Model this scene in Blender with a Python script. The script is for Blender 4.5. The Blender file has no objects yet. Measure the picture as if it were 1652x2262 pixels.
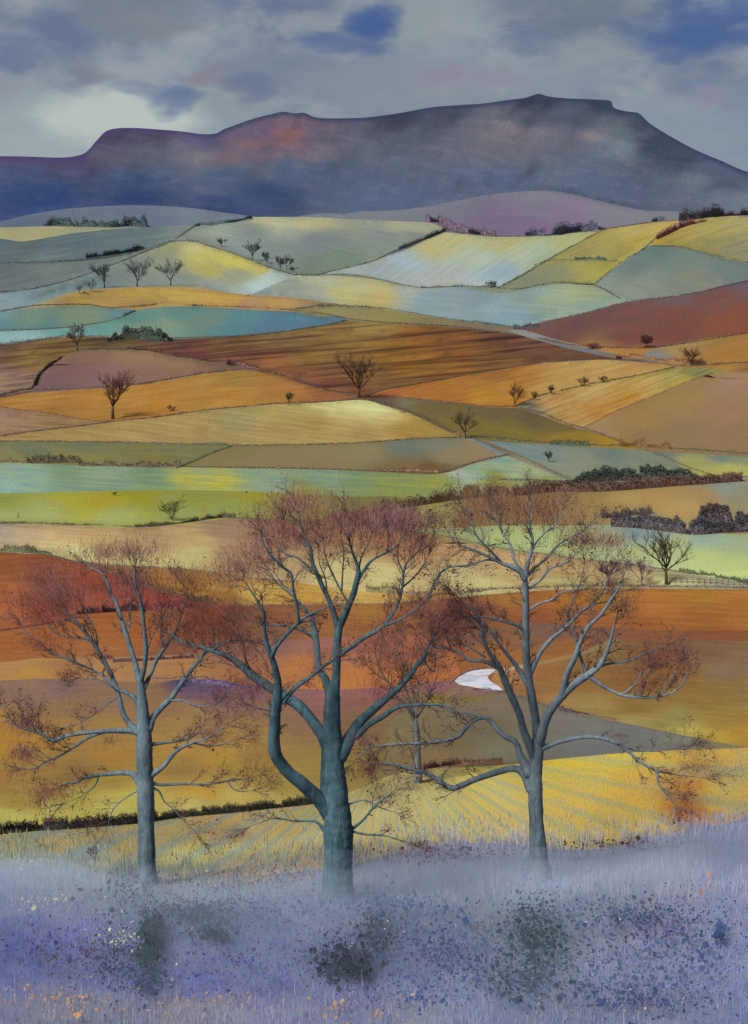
import bpy, math, random
import numpy as np
from mathutils import Vector
from mathutils.geometry import delaunay_2d_cdt

random.seed(7)
RNG = np.random.default_rng(7)
scene = bpy.context.scene
COL = scene.collection

# ------------------------------------------------------------------ camera, sky, sun, exposure
# All surveying is done from a drawing grid 1652 x 2261 units; F = focal length in those units,
# HY = height of eye level.  The camera looks level (+Y) with a rising lens shift.
PW, PH, F, HY, CX = 1652.0, 2261.0, 3390.0, 470.0, 826.0
CAMZ = 60.0
cam_d = bpy.data.cameras.new('camera')
cam = bpy.data.objects.new('camera', cam_d)
COL.objects.link(cam)
cam.location = (0, 0, CAMZ)
cam.rotation_euler = (math.radians(90), 0, 0)
cam_d.sensor_fit = 'VERTICAL'
cam_d.sensor_height = 36.0
cam_d.lens = 36.0 * F / PH
cam_d.shift_y = -(PH / 2 - HY) / PH
cam_d.clip_start = 0.5
cam_d.clip_end = 30000
scene.camera = cam

EXPO = 2.2
SUN_EL, SUN_AZ = math.radians(46), math.radians(222)     # azimuth clockwise from +Y: behind the camera, to the left
scene.view_settings.view_transform = 'Standard'
scene.view_settings.look = 'None'
scene.view_settings.exposure = EXPO
scene.view_settings.gamma = 1.0
scene.view_settings.use_curve_mapping = False
sl = bpy.data.lights.new('sun', 'SUN')
sl.energy = 1.45
sl.angle = math.radians(16)
sl.color = (1.0, 0.98, 0.95)
so = bpy.data.objects.new('sun', sl)
COL.objects.link(so)
sd = Vector((math.sin(SUN_AZ) * math.cos(SUN_EL), math.cos(SUN_AZ) * math.cos(SUN_EL), math.sin(SUN_EL)))
so.rotation_euler = sd.to_track_quat('Z', 'Y').to_euler()
so.location = (-200, -200, 300)


def lin(c, k=1.0):
    out = []
    for v in c[:3]:
        v = v / 255.0
        out.append((v / 12.92 if v <= 0.04045 else ((v + 0.055) / 1.055) ** 2.4) * k)
    return tuple(out)


def lin_arr(a, k=1.0):
    a = np.asarray(a, float) / 255.0
    return np.where(a <= 0.04045, a / 12.92, ((np.clip(a, 0, 1) + 0.055) / 1.055) ** 2.4) * k


KG = 1.0 / 1.66       # painted surface brightness -> base colour of open ground
KF = 1.0 / 1.35       # same for scattered leaves and twigs


class NT:
    """tiny helper round a node tree"""
    def __init__(s, tree):
        s.t = tree; s.n = tree.nodes; s.l = tree.links

    def new(s, typ, **kw):
        nd = s.n.new(typ)
        for k, v in kw.items():
            if k == 'inp':
                for kk, vv in v.items():
                    if isinstance(vv, bpy.types.NodeSocket):
                        s.l.new(vv, nd.inputs[kk])
                    else:
                        nd.inputs[kk].default_value = vv
            else:
                setattr(nd, k, v)
        return nd

    def math(s, op, a, b=None, c=None, clamp=False):
        nd = s.n.new('ShaderNodeMath'); nd.operation = op; nd.use_clamp = clamp
        for i, v in enumerate((a, b, c)):
            if v is None: continue
            if isinstance(v, bpy.types.NodeSocket): s.l.new(v, nd.inputs[i])
            else: nd.inputs[i].default_value = v
        return nd.outputs[0]

    def mix(s, fac, a, b, blend='MIX'):
        nd = s.n.new('ShaderNodeMix'); nd.data_type = 'RGBA'; nd.blend_type = blend
        for key, v in ((0, fac), (6, a), (7, b)):
            if isinstance(v, bpy.types.NodeSocket): s.l.new(v, nd.inputs[key])
            elif key == 0: nd.inputs[0].default_value = v
            else: nd.inputs[key].default_value = (*v[:3], 1)
        return nd.outputs[2]

    def noise(s, vec, scale, detail=4, rough=0.55, dist=0.0):
        nd = s.new('ShaderNodeTexNoise', inp={'Scale': scale, 'Detail': detail, 'Roughness': rough, 'Distortion': dist})
        if vec is not None: s.l.new(vec, nd.inputs['Vector'])
        return nd

    def ramp(s, v, lo, hi, a=0.0, b=1.0, smooth=True):
        nd = s.n.new('ShaderNodeMapRange')
        nd.interpolation_type = 'SMOOTHSTEP' if smooth else 'LINEAR'
        s.l.new(v, nd.inputs[0])
        for i, x in enumerate((lo, hi, a, b)): nd.inputs[1 + i].default_value = x
        return nd.outputs[0]


# ---- the sky: a clear Nishita sky seen through gaps in a broken grey cloud deck
world = bpy.data.worlds.new('World')
scene.world = world
world.use_nodes = True
w = NT(world.node_tree)
for nd in list(w.n): w.n.remove(nd)
tc = w.new('ShaderNodeTexCoord')
sep = w.new('ShaderNodeSeparateXYZ'); w.l.new(tc.outputs['Generated'], sep.inputs[0])
nish = w.new('ShaderNodeTexSky', sky_type='NISHITA', sun_disc=False, sun_elevation=SUN_EL, sun_rotation=SUN_AZ)
nish.air_density = 1.4; nish.dust_density = 0.4; nish.ozone_density = 3.0
mp = w.new('ShaderNodeMapping'); w.l.new(tc.outputs['Generated'], mp.inputs[0])
mp.inputs['Scale'].default_value = (1.0, 1.0, 1.9)
wn = w.noise(mp.outputs[0], 9.0, 5, 0.55)
wn2 = w.noise(mp.outputs[0], 30.0, 3, 0.5)
# warped direction for the cloud shapes
sub = w.new('ShaderNodeVectorMath', operation='SUBTRACT', inp={0: wn.outputs['Color'], 1: (0.5, 0.5, 0.5)})
sc1 = w.new('ShaderNodeVectorMath', operation='SCALE', inp={0: sub.outputs[0], 'Scale': 0.055})
sub2 = w.new('ShaderNodeVectorMath', operation='SUBTRACT', inp={0: wn2.outputs['Color'], 1: (0.5, 0.5, 0.5)})
sc2 = w.new('ShaderNodeVectorMath', operation='SCALE', inp={0: sub2.outputs[0], 'Scale': 0.012})
add1 = w.new('ShaderNodeVectorMath', operation='ADD', inp={0: tc.outputs['Generated'], 1: sc1.outputs[0]})
add2 = w.new('ShaderNodeVectorMath', operation='ADD', inp={0: add1.outputs[0], 1: sc2.outputs[0]})
sepw = w.new('ShaderNodeSeparateXYZ'); w.l.new(add2.outputs[0], sepw.inputs[0])
WX, WZ = sepw.outputs[0], sepw.outputs[2]


KS = 1.0 / (2 ** EXPO)
mpb = w.new('ShaderNodeMapping'); w.l.new(tc.outputs['Generated'], mpb.inputs[0])
mpb.inputs['Rotation'].default_value = (0, math.radians(-24), 0); mpb.inputs['Scale'].default_value = (1.0, 1.0, 2.2)
bil = w.noise(mpb.outputs[0], 17.0, 7, 0.58, 0.3)
BIL = bil.outputs['Fac']


def blob(px, py, rx, ry, soft=1.0):
    """a soft patch of cloud or of clear sky in a given direction"""
    vx, vz = (px - CX) / F, (HY - py) / F
    L = math.sqrt(1 + vx * vx + vz * vz)
    a = w.math('MULTIPLY', w.math('SUBTRACT', WX, vx / L), F / rx)
    b = w.math('MULTIPLY', w.math('SUBTRACT', WZ, vz / L), F / ry)
    d = w.math('ADD', w.math('MULTIPLY', a, a), w.math('MULTIPLY', b, b))
    d = w.math('ADD', d, w.math('MULTIPLY_ADD', BIL, 3.4, -1.75))
    return w.ramp(d, 1.7 * soft, -0.1)


cl = w.ramp(wn.outputs['Fac'], 0.36, 0.66)
base = w.mix(cl, lin((104, 119, 144), KS), lin((140, 151, 163), KS))
fine = bil
base = w.mix(w.math('MULTIPLY', w.ramp(fine.outputs['Fac'], 0.46, 0.66), 0.55), base, lin((158, 164, 168), KS))
clouds = [  # px, py, rx, ry, colour, strength
    (120, 110, 190, 90, (98, 116, 146), 0.3), (620, 170, 170, 45, (102, 116, 142), 0.5),
    (1220, 85, 110, 45, (84, 104, 136), 0.6), (1330, 30, 220, 60, (112, 124, 136), 0.6),
    (1560, 330, 260, 120, (134, 148, 164), 0.7), (950, 45, 110, 50, (142, 152, 158), 0.8),
    (190, 310, 360, 110, (156, 168, 172), 0.95), (270, 250, 170, 60, (182, 192, 188), 0.95),
    (1340, 110, 90, 50, (140, 150, 156), 0.8), (940, 190, 260, 60, (132, 142, 154), 0.8),
    (530, 235, 90, 45, (136, 148, 156), 0.7), (300, 40, 160, 40, (122, 128, 138), 0.7),
    (1000, 175, 60, 18, (140, 132, 152), 0.7), (1130, 180, 60, 14, (140, 134, 154), 0.6),
    (470, 170, 50, 20, (138, 128, 142), 0.6), (215, 165, 70, 20, (124, 122, 138), 0.6), (1550, 225, 45, 20, (138, 134, 160), 0.6),
    (560, 195, 60, 30, (96, 108, 138), 0.6)]
for px, py, rx, ry, c, st in clouds:
    base = w.mix(w.math('MULTIPLY', blob(px, py, rx, ry), st), base, lin(c, KS))
gap_col = w.mix(1.0, nish.outputs[0], (0.008, 0.008, 0.008), 'MULTIPLY')       # the clear sky at low strength
gap_col = w.mix(0.8, gap_col, lin((50, 84, 150), KS))
gap = None
for px, py, rx, ry, st in [(815, 42, 52, 28, 0.95), (735, 92, 90, 22, 0.6), (1540, 72, 115, 46, 0.9), (1440, 58, 80, 26, 0.6),
                           (1480, 105, 60, 30, 0.7), (395, 214, 46, 22, 0.7), (320, 195, 50, 12, 0.4), (1640, 40, 60, 30, 0.7)]:
    g = w.math('MULTIPLY', blob(px, py, rx * 1.1, ry * 1.1, 1.45), st)
    gap = g if gap is None else w.math('MAXIMUM', gap, g)
base = w.mix(gap, base, gap_col)
bg = w.new('ShaderNodeBackground'); w.l.new(base, bg.inputs[0]); bg.inputs[1].default_value = 1.0
wo = w.new('ShaderNodeOutputWorld'); w.l.new(bg.outputs[0], wo.inputs[0])


# ------------------------------------------------------------------ materials
def new_mat(name):
    m = bpy.data.materials.new(name); m.use_nodes = True
    t = NT(m.node_tree)
    for nd in list(t.n): t.n.remove(nd)
    out = t.new('ShaderNodeOutputMaterial')
    bs = t.new('ShaderNodeBsdfPrincipled')
    t.l.new(bs.outputs[0], out.inputs[0])
    bs.inputs['Roughness'].default_value = 0.95
    bs.inputs['Specular IOR Level'].default_value = 0.1
    return m, t, bs


def field_material(name, furrow=0.0, freq=0.35, streak=0.6, grain=0.18, bump=0.4, broad=1.0, along=0.65):
    """crop, grass or tilth: two crop colours in rows along the field's own row direction, with patchy growth"""
    m, t, bs = new_mat(name)
    ca = t.new('ShaderNodeAttribute', attribute_name='ColA')
    cb = t.new('ShaderNodeAttribute', attribute_name='ColB')
    uv = t.new('ShaderNodeUVMap', uv_map='rows')
    tco = t.new('ShaderNodeTexCoord')
    m1 = t.new('ShaderNodeMapping'); t.l.new(uv.outputs[0], m1.inputs[0]); m1.inputs['Scale'].default_value = (16 * broad, along, 1)
    n1 = t.noise(m1.outputs[0], 1.0, 5, 0.6, 0.25)
    m2 = t.new('ShaderNodeMapping'); t.l.new(uv.outputs[0], m2.inputs[0]); m2.inputs['Scale'].default_value = (5.0, 1.5, 1)
    n2 = t.noise(m2.outputs[0], 1.0, 5, 0.6, 0.6)
    m3 = t.new('ShaderNodeMapping'); t.l.new(uv.outputs[0], m3.inputs[0]); m3.inputs['Scale'].default_value = (60, 22, 1)
    n3 = t.noise(m3.outputs[0], 1.0, 4, 0.65)
    s = t.math('MULTIPLY', t.ramp(n1.outputs['Fac'], 0.40, 0.66), streak)
    p = t.math('MULTIPLY', t.ramp(n2.outputs['Fac'], 0.42, 0.68), 0.5)
    fac = t.math('MAXIMUM', s, p)
    if furrow > 0:
        su = t.new('ShaderNodeSeparateXYZ'); t.l.new(uv.outputs[0], su.inputs[0])
        ph = t.math('ADD', t.math('MULTIPLY', su.outputs[0], freq * 628.0), t.math('MULTIPLY', n2.outputs['Fac'], 2.2))
        sn = t.math('MULTIPLY_ADD', t.math('SINE', ph), 0.5, 0.5)
        sn = t.ramp(sn, 0.35, 0.95)
        fac = t.math('MAXIMUM', fac, t.math('MULTIPLY', t.math('MULTIPLY', sn, t.ramp(n1.outputs['Fac'], 0.3, 0.6, 0.5, 1.0)), furrow))
    col = t.mix(fac, ca.outputs['Color'], cb.outputs['Color'])
    g = t.ramp(n3.outputs['Fac'], 0.3, 0.7, 1 - grain, 1 + grain, smooth=False)
    gr = t.new('ShaderNodeCombineXYZ', inp={0: g, 1: g, 2: g})
    col = t.mix(1.0, col, gr.outputs[0], 'MULTIPLY')
    t.l.new(col, bs.inputs['Base Color'])
    bmp = t.new('ShaderNodeBump', inp={'Strength': bump, 'Distance': 0.6})
    hh = t.math('ADD', t.math('MULTIPLY', n3.outputs['Fac'], 0.4), t.math('MULTIPLY', n1.outputs['Fac'], 0.6))
    t.l.new(hh, bmp.inputs['Height']); t.l.new(bmp.outputs[0], bs.inputs['Normal'])
    return m


def leaf_material(name, rough=0.9, transl=0.0):
    m, t, bs = new_mat(name)
    ca = t.new('ShaderNodeAttribute', attribute_name='ColA')
    tco = t.new('ShaderNodeTexCoord')
    n = t.noise(tco.outputs['Object'], 0.7, 3)
    g = t.ramp(n.outputs['Fac'], 0.3, 0.7, 0.85, 1.15)
    gr = t.new('ShaderNodeCombineXYZ', inp={0: g, 1: g, 2: g})
    t.l.new(t.mix(1.0, ca.outputs['Color'], gr.outputs[0], 'MULTIPLY'), bs.inputs['Base Color'])
    bs.inputs['Roughness'].default_value = rough
    return m


def bark_material(name, c1, c2, c3):
    m, t, bs = new_mat(name)
    tco = t.new('ShaderNodeTexCoord')
    mpp = t.new('ShaderNodeMapping'); t.l.new(tco.outputs['Object'], mpp.inputs[0]); mpp.inputs['Scale'].default_value = (5.5, 5.5, 1.1)
    n1 = t.noise(mpp.outputs[0], 1.0, 6, 0.65, 0.4)
    n2 = t.noise(tco.outputs['Object'], 0.55, 3, 0.5)
    m3 = t.new('ShaderNodeMapping'); t.l.new(tco.outputs['Object'], m3.inputs[0]); m3.inputs['Scale'].default_value = (22, 22, 6)
    n3 = t.noise(m3.outputs[0], 1.0, 4, 0.7)
    c = t.mix(t.ramp(n1.outputs['Fac'], 0.35, 0.65), lin(c1, KF), lin(c2, KF))
    c = t.mix(t.math('MULTIPLY', t.ramp(n2.outputs['Fac'], 0.45, 0.7), 0.6), c, lin(c3, KF))
    g = t.ramp(n3.outputs['Fac'], 0.3, 0.7, 0.78, 1.2)
    gr = t.new('ShaderNodeCombineXYZ', inp={0: g, 1: g, 2: g})
    c = t.mix(1.0, c, gr.outputs[0], 'MULTIPLY')
    t.l.new(c, bs.inputs['Base Color'])
    bmp = t.new('ShaderNodeBump', inp={'Strength': 0.6, 'Distance': 0.10})
    t.l.new(t.math('ADD', n1.outputs['Fac'], t.math('MULTIPLY', n3.outputs['Fac'], 0.5)), bmp.inputs['Height'])
    t.l.new(bmp.outputs[0], bs.inputs['Normal'])
    bs.inputs['Roughness'].default_value = 0.8
    return m


M_PLAIN = field_material('pasture', 0, streak=0.7, grain=0.2)
M_ROWS = field_material('row_crop', 0, streak=0.95, grain=0.18)
M_FURROW = field_material('furrowed_stubble', 0.85, 0.060, streak=0.45, grain=0.2)
M_PLOUGH = field_material('ploughland', 0, streak=0.9, grain=0.16, bump=0.8, broad=0.62, along=0.3)
M_MOOR = field_material('moorland', 0, streak=0.2, grain=0.3, bump=1.0)
M_BANK = field_material('heather_bank', 0, streak=0.5, grain=0.2)
M_LEAF = leaf_material('leaves_and_twigs')
M_FLOWER = leaf_material('petals', 0.7)
M_BARK_A = bark_material('grey_bark', (108, 124, 130), (80, 96, 104), (126, 144, 152))
M_BARK_B = bark_material('teal_bark', (80, 108, 116), (56, 78, 84), (98, 130, 140))
M_BARK_C = bark_material('pale_bark', (118, 130, 136), (90, 102, 110), (138, 150, 158))
M_BARK_D = bark_material('small_tree_bark', (116, 120, 122), (84, 86, 90), (136, 140, 142))

m_water, t_, b_ = new_mat('still_water')
b_.inputs['Base Color'].default_value = (*lin((225, 226, 228), KG * 1.15), 1)
b_.inputs['Roughness'].default_value = 0.35
_tc = t_.new('ShaderNodeTexCoord'); _n = t_.noise(_tc.outputs['Object'], 0.4, 4)
_c = t_.mix(t_.ramp(_n.outputs['Fac'], 0.4, 0.7), lin((226, 226, 232), KG * 1.1), lin((172, 172, 192), KG * 1.1))  # pale glint of the water painted into its base colour
t_.l.new(_c, b_.inputs['Base Color'])


# ------------------------------------------------------------------ lie of the land
_ky = [-400, 100, 200, 300, 400, 440, 470, 500, 550, 600, 700, 800, 900, 1000, 1100, 1200, 1300, 1400, 1500, 1600, 1700, 1850, 1990, 2261, 2600]
_kd = [4200, 3500, 3300, 2950, 2450, 2200, 1900, 1600, 1250, 1060, 850, 720, 600, 480, 380, 320, 270, 215, 170, 138, 110, 80, 60, 44, 33]
_gy = np.arange(-400, 2601, 5.0)
_gl = np.interp(_gy, _ky, np.log(_kd))
_k = np.exp(-0.5 * (np.arange(-16, 17) / 6.0) ** 2); _k /= _k.sum()
_gl = np.convolve(np.pad(_gl, 16, mode='edge'), _k, 'valid')
XL, XR = -2600.0, 4300.0


def smoothcurve(pts, step=7.0):
    """Catmull-Rom through the survey points"""
    p = np.array(pts, float)
    if len(p) < 3: return p
    q = np.vstack([2 * p[0] - p[1], p, 2 * p[-1] - p[-2]])
    out = []
    for i in range(1, len(q) - 2):
        L = np.linalg.norm(q[i + 1][:2] - q[i][:2]); n = max(1, int(L / step))
        if L > 500: n = max(1, int(L / (9 if -100 < q[i][0] < 1750 and -100 < q[i + 1][0] < 1750 else 60)))
        for k in range(n):
            t = k / n
            a, b, c, d = q[i - 1], q[i], q[i + 1], q[i + 2]
            la, lb = np.linalg.norm((a - b)[:2]), np.linalg.norm((d - c)[:2])
            if la > 1.6 * L: a = b + (a - b) * (1.6 * L / la)
            if lb > 1.6 * L: d = c + (d - c) * (1.6 * L / lb)
            if L > 500:
                out.append(b + (c - b) * t); continue
            out.append(0.5 * ((2 * b) + (-a + c) * t + (2 * a - 5 * b + 4 * c - d) * t * t + (-a + 3 * b - 3 * c + d) * t ** 3))
    out.append(p[-1])
    return np.array(out)


def sstep(t):
    t = np.clip(t, 0, 1); return t * t * (3 - 2 * t)


RIDGES = [  # crest lines that stand a little proud of the ground behind them
    ([(-2600, 500), (0, 488), (60, 475), (150, 461), (280, 453), (400, 457), (500, 470), (600, 482)], .16, 5),
    ([(600, 486), (700, 484), (790, 468), (900, 462), (1000, 445), (1080, 430), (1190, 421), (1260, 428), (1360, 452), (1430, 465), (1652, 475), (4300, 480)], .16, 5),
    ([(415, 508), (500, 489), (600, 480), (700, 481), (800, 486), (950, 493), (1060, 520), (1110, 523), (1260, 515), (1440, 490), (1540, 480), (1652, 478), (4300, 480)], .12, 4),
    ([(-2600, 660), (0, 645), (60, 640), (150, 620), (250, 585), (320, 555), (370, 538), (400, 534), (440, 537), (500, 555), (560, 578), (620, 598), (680, 608)], .09, 5),
    ([(1310, 627), (1340, 605), (1380, 575), (1430, 545), (1500, 545), (1560, 560), (1652, 580), (4300, 640)], .07, 5),
    ([(620, 620), (700, 607), (760, 610), (830, 617), (900, 632), (1010, 633), (1110, 645), (1240, 626), (1310, 629), (1350, 648)], .05, 5),
    ([(50, 680), (150, 648), (200, 640), (300, 634), (400, 633), (450, 637), (520, 648), (650, 658), (750, 672)], .05, 5),
    ([(1145, 724), (1200, 712), (1290, 692), (1385, 668), (1520, 650), (1652, 620), (4300, 560)], .07, 6),
    ([(290, 690), (330, 681), (400, 676), (480, 679), (640, 688), (760, 708)], .04, 5),
    ([(70, 850), (100, 815), (150, 785), (170, 775), (280, 770), (400, 790), (540, 808)], .04, 5),
    ([(0, 876), (200, 858), (350, 842), (450, 825), (530, 817), (590, 825), (660, 845), (760, 873)], .03, 5),
    ([(0, 965), (100, 950), (250, 932), (450, 907), (600, 893), (700, 889), (800, 882), (920, 918), (1020, 965)], .04, 5),
    ([(1180, 800), (1320, 794), (1500, 808)], .03, 5),
    ([(1300, 935), (1380, 895), (1450, 870), (1580, 822), (1652, 820), (4300, 850)], .04, 6),
    ([(-2600, 1155), (0, 1155), (300, 1165), (480, 1147), (560, 1145), (700, 1155), (850, 1165), (1100, 1212), (1300, 1237), (1652, 1288), (4300, 1400)], .05, 6),
    ([(-2600, 1215), (0, 1218), (110, 1222), (180, 1242), (240, 1262), (300, 1285), (400, 1315), (480, 1332)], .07, 6),
    ([(480, 1335), (860, 1332), (1200, 1303), (1652, 1300), (4300, 1300)], .04, 6),
    ([(1125, 1532), (1240, 1568), (1400, 1600), (1640, 1648)], .03, 6),
    ([(-2600, 1890), (0, 1840), (400, 1800), (700, 1772), (870, 1705), (1100, 1688), (1400, 1660), (1652, 1650), (4300, 1660)], .06, 10),
    ([(-2600, 1900), (0, 1890), (250, 1920), (600, 1930), (850, 1890), (1040, 1862), (1250, 1877), (1450, 1850), (1652, 1808), (4300, 1700)], .012, 22),
]
RID = []
for pts, a, wd in RIDGES:
    c = smoothcurve(pts); o = np.argsort(c[:, 0]); RID.append((c[o, 0], c[o, 1], a, wd))


def vnoise(x, y, seed=0):
    """smooth value noise on arrays"""
    xi, yi = np.floor(x).astype(np.int64), np.floor(y).astype(np.int64)
    fx, fy = x - xi, y - yi
    fx = fx * fx * (3 - 2 * fx); fy = fy * fy * (3 - 2 * fy)

    def h(i, j):
        n = (i * 374761393 + j * 668265263 + seed * 1442695041) & 0x7fffffff
        n = (n ^ (n >> 13)) * 1274126177 & 0x7fffffff
        return ((n ^ (n >> 16)) & 0xffff) / 65535.0
    return (h(xi, yi) * (1 - fx) + h(xi + 1, yi) * fx) * (1 - fy) + (h(xi, yi + 1) * (1 - fx) + h(xi + 1, yi + 1) * fx) * fy


def fbm(x, y, o=3, seed=0):
    s = 0; a = 0.5
    for k in range(o):
        s = s + a * vnoise(x, y, seed + k); x = x * 2.03 + 7.1; y = y * 2.03 + 3.3; a *= 0.5
    return s - 0.5 * (1 - 0.5 ** o)


def depth(px, py):
    """distance (m) of the ground along each line of sight"""
    px = np.asarray(px, float); py = np.asarray(py, float)
    L = np.interp(py, _gy, _gl)
    for cx, cy, a, wd in RID:
        win = sstep((px - cx[0]) / 90.0) if cx[0] > -1000 else 1.0
        win = win * (sstep((cx[-1] - px) / 90.0) if cx[-1] < 3000 else 1.0)
        t = np.interp(px, cx, cy) - py
        span = min(75.0, 22 + a * 600)
        L = L + a * win * (sstep((t + 2) / (wd + 2)) - sstep((t + span) / (2 * span)))
    L = L + 0.012 * np.sin(px / 173.0 + py / 95.0) * np.sin(py / 61.0 + 1.3)
    mt = sstep((470 - py) / 60.0)
    L = L + mt * (0.034 * fbm(px / 60.0 + py / 90.0, py / 60.0, 5, 3) + 0.05 * fbm(px / 320.0, py / 300.0, 2, 9))
    return np.exp(L)


def world_pts(px, py, d=None):
    px = np.asarray(px, float); py = np.asarray(py, float)
    if d is None: d = depth(px, py)
    return np.stack([(px - CX) * d / F, d, CAMZ + (HY - py) * d / F], -1)


def pt(px, py, d=None):
    return world_pts(np.array([px]), np.array([py]), None if d is None else np.array([d]))[0]


# ------------------------------------------------------------------ mesh helpers
def set_cols(me, name, arr):
    at = me.color_attributes.new(name, 'FLOAT_COLOR', 'POINT')
    a = np.ones((len(me.vertices), 4), np.float32); a[:, :3] = np.maximum(arr, 0)
    at.data.foreach_set('color', a.ravel())


def mesh_from(name, V, faces, mat, cols=None, smooth=False, parent=None, loc=(0, 0, 0)):
    """faces: list of index arrays (n,3)/(n,4)"""
    me = bpy.data.meshes.new(name)
    V = np.asarray(V, np.float32) - np.asarray(loc, np.float32)
    me.vertices.add(len(V)); me.vertices.foreach_set('co', V.ravel())
    idx = np.concatenate([f.ravel() for f in faces]).astype(np.int32)
    tot = np.concatenate([np.full(len(f), f.shape[1]) for f in faces]).astype(np.int32)
    st = np.concatenate([[0], np.cumsum(tot)[:-1]]).astype(np.int32)
    me.loops.add(len(idx)); me.loops.foreach_set('vertex_index', idx)
    me.polygons.add(len(tot)); me.polygons.foreach_set('loop_start', st); me.polygons.foreach_set('loop_total', tot)
    me.update(calc_edges=True)
    if smooth: me.polygons.foreach_set('use_smooth', np.ones(len(tot), bool))
    if cols is not None: set_cols(me, 'ColA', cols)
    me.materials.append(mat)
    o = bpy.data.objects.new(name, me)
    COL.objects.link(o)
    if parent is not None: o.parent = parent
    else: o.location = loc
    return o


def tag(o, label=None, cat=None, group=None, kind=None):
    if label: o['label'] = label
    if cat: o['category'] = cat
    if group: o['group'] = group
    if kind: o['kind'] = kind
    return o


def empty(name, loc):
    o = bpy.data.objects.new(name, None); COL.objects.link(o); o.location = [float(v) for v in loc]
    o.empty_display_size = 1.0
    return o


class Bag:
    """collects triangles and quads with a colour per vertex"""
    def __init__(s): s.V = []; s.C = []; s.T = []; s.Q = []; s.n = 0

    def add(s, V, C, T=None, Q=None):
        V = np.asarray(V, float).reshape(-1, 3)
        C = np.broadcast_to(np.asarray(C, float), V.shape)
        s.V.append(V); s.C.append(C)
        if T is not None: s.T.append(np.asarray(T).reshape(-1, 3) + s.n)
        if Q is not None: s.Q.append(np.asarray(Q).reshape(-1, 4) + s.n)
        s.n += len(V)

    def blades(s, root, tip, width, col, jit=None):
        """one thin upright triangle per blade or twig"""
        n = len(root)
        a = RNG.uniform(-0.9, 0.9, n)
        side = np.stack([np.cos(a), np.sin(a), np.zeros(n)], -1) * (np.asarray(width).reshape(-1, 1) / 2)
        V = np.stack([root - side, root + side, tip], 1).reshape(-1, 3)
        s.add(V, np.repeat(col, 3, 0), T=np.arange(3 * n).reshape(-1, 3))

    def flakes(s, c, size, col, flat=False):
        n = len(c)
        w_ = np.array([-0.25, -0.55, 0.75]) + RNG.normal(size=(n, 3)) * 0.45
        u = np.cross(w_, RNG.normal(size=(n, 3))); u /= np.linalg.norm(u, axis=1, keepdims=True) + 1e-9
        v = np.cross(w_, u); v /= np.linalg.norm(v, axis=1, keepdims=True) + 1e-9
        sz = np.asarray(size).reshape(-1, 1) * 0.5
        k = RNG.uniform(0.5, 1.0, (n, 1))
        V = np.stack([c - u * sz, c - v * sz * k, c + u * sz, c + v * sz * k], 1).reshape(-1, 3)
        s.add(V, np.repeat(col * 0.66, 4, 0), Q=np.arange(4 * n).reshape(-1, 4))

    def build(s, name, mat, parent=None, loc=(0, 0, 0), smooth=False):
        V = np.concatenate(s.V); C = np.concatenate(s.C)
        fs = []
        if s.T: fs.append(np.concatenate(s.T))
        if s.Q: fs.append(np.concatenate(s.Q))
        return mesh_from(name, V, fs, mat, C, smooth, parent, loc)


def tube(bag, P, R, col=(0, 0, 0), sides=8, wob=0.0):
    """a tapered branch through points P with radii R"""
    P = np.asarray(P, float); R = np.asarray(R, float); n = len(P)
    T = np.gradient(P, axis=0); T /= np.linalg.norm(T, axis=1, keepdims=True) + 1e-9
    ref = np.array([0.13, 0.97, 0.2])
    U = np.cross(T, ref); U /= np.linalg.norm(U, axis=1, keepdims=True) + 1e-9
    W = np.cross(T, U)
    a = np.arange(sides) * 2 * math.pi / sides
    rr = R[:, None] * (1 + (RNG.normal(size=(n, sides)) * wob if wob else 0))
    V = P[:, None, :] + (U[:, None, :] * np.cos(a)[None, :, None] + W[:, None, :] * np.sin(a)[None, :, None]) * rr[:, :, None]
    i = np.arange(n - 1)[:, None] * sides; j = np.arange(sides)[None, :]; j2 = (j + 1) % sides
    Q = np.stack([i + j, i + j2, i + sides + j2, i + sides + j], -1).reshape(-1, 4)
    V = np.concatenate([V.reshape(-1, 3), P[-1:], P[:1] - T[:1] * R[0] * 0.9])
    e = (n - 1) * sides
    Tt = np.stack([e + np.arange(sides), e + (np.arange(sides) + 1) % sides, np.full(sides, n * sides)], -1)
    Tt = np.concatenate([Tt, np.stack([(np.arange(sides) + 1) % sides, np.arange(sides), np.full(sides, n * sides + 1)], -1)])
    bag.add(V, col, T=Tt, Q=Q)


# ------------------------------------------------------------------ fields
SKY = [(-2600, 420), (-400, 360), (0, 345), (130, 348), (165, 345), (190, 336), (212, 312), (234, 290), (262, 283), (310, 283), (400, 290), (445, 296), (475, 295), (495, 285),
       (560, 262), (600, 252), (625, 247), (650, 250), (672, 249), (690, 257), (710, 261), (800, 260), (880, 250), (960, 236), (1060, 229), (1120, 221), (1160, 216), (1188, 207),
       (1212, 213), (1250, 217), (1300, 219), (1340, 221), (1350, 224), (1356, 238), (1380, 245), (1408, 249), (1418, 256), (1432, 270), (1465, 292), (1530, 328), (1590, 354), (1652, 380),
       (1900, 450), (2400, 480), (4300, 490)]
# Each field: top/whole outline, colours at survey points (x, y, r, g, b), second crop colour shift, row direction (deg), material.
# Listed from far to near; a nearer field lies over the open lower side of those before it.
BOT = 2600


def below(c): return list(c) + [(c[-1][0], BOT), (c[0][0], BOT)]


FIELDS = []


def field(name, poly, cols, rowdir=0, dB=(12, 10, 0), mat=None, closed=True, fan=None):
    FIELDS.append(dict(name=name, poly=poly if closed else below(poly), cols=np.array(cols, float), rd=rowdir, dB=dB, mat=mat or M_PLAIN, fan=fan, flat=not closed))


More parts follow.
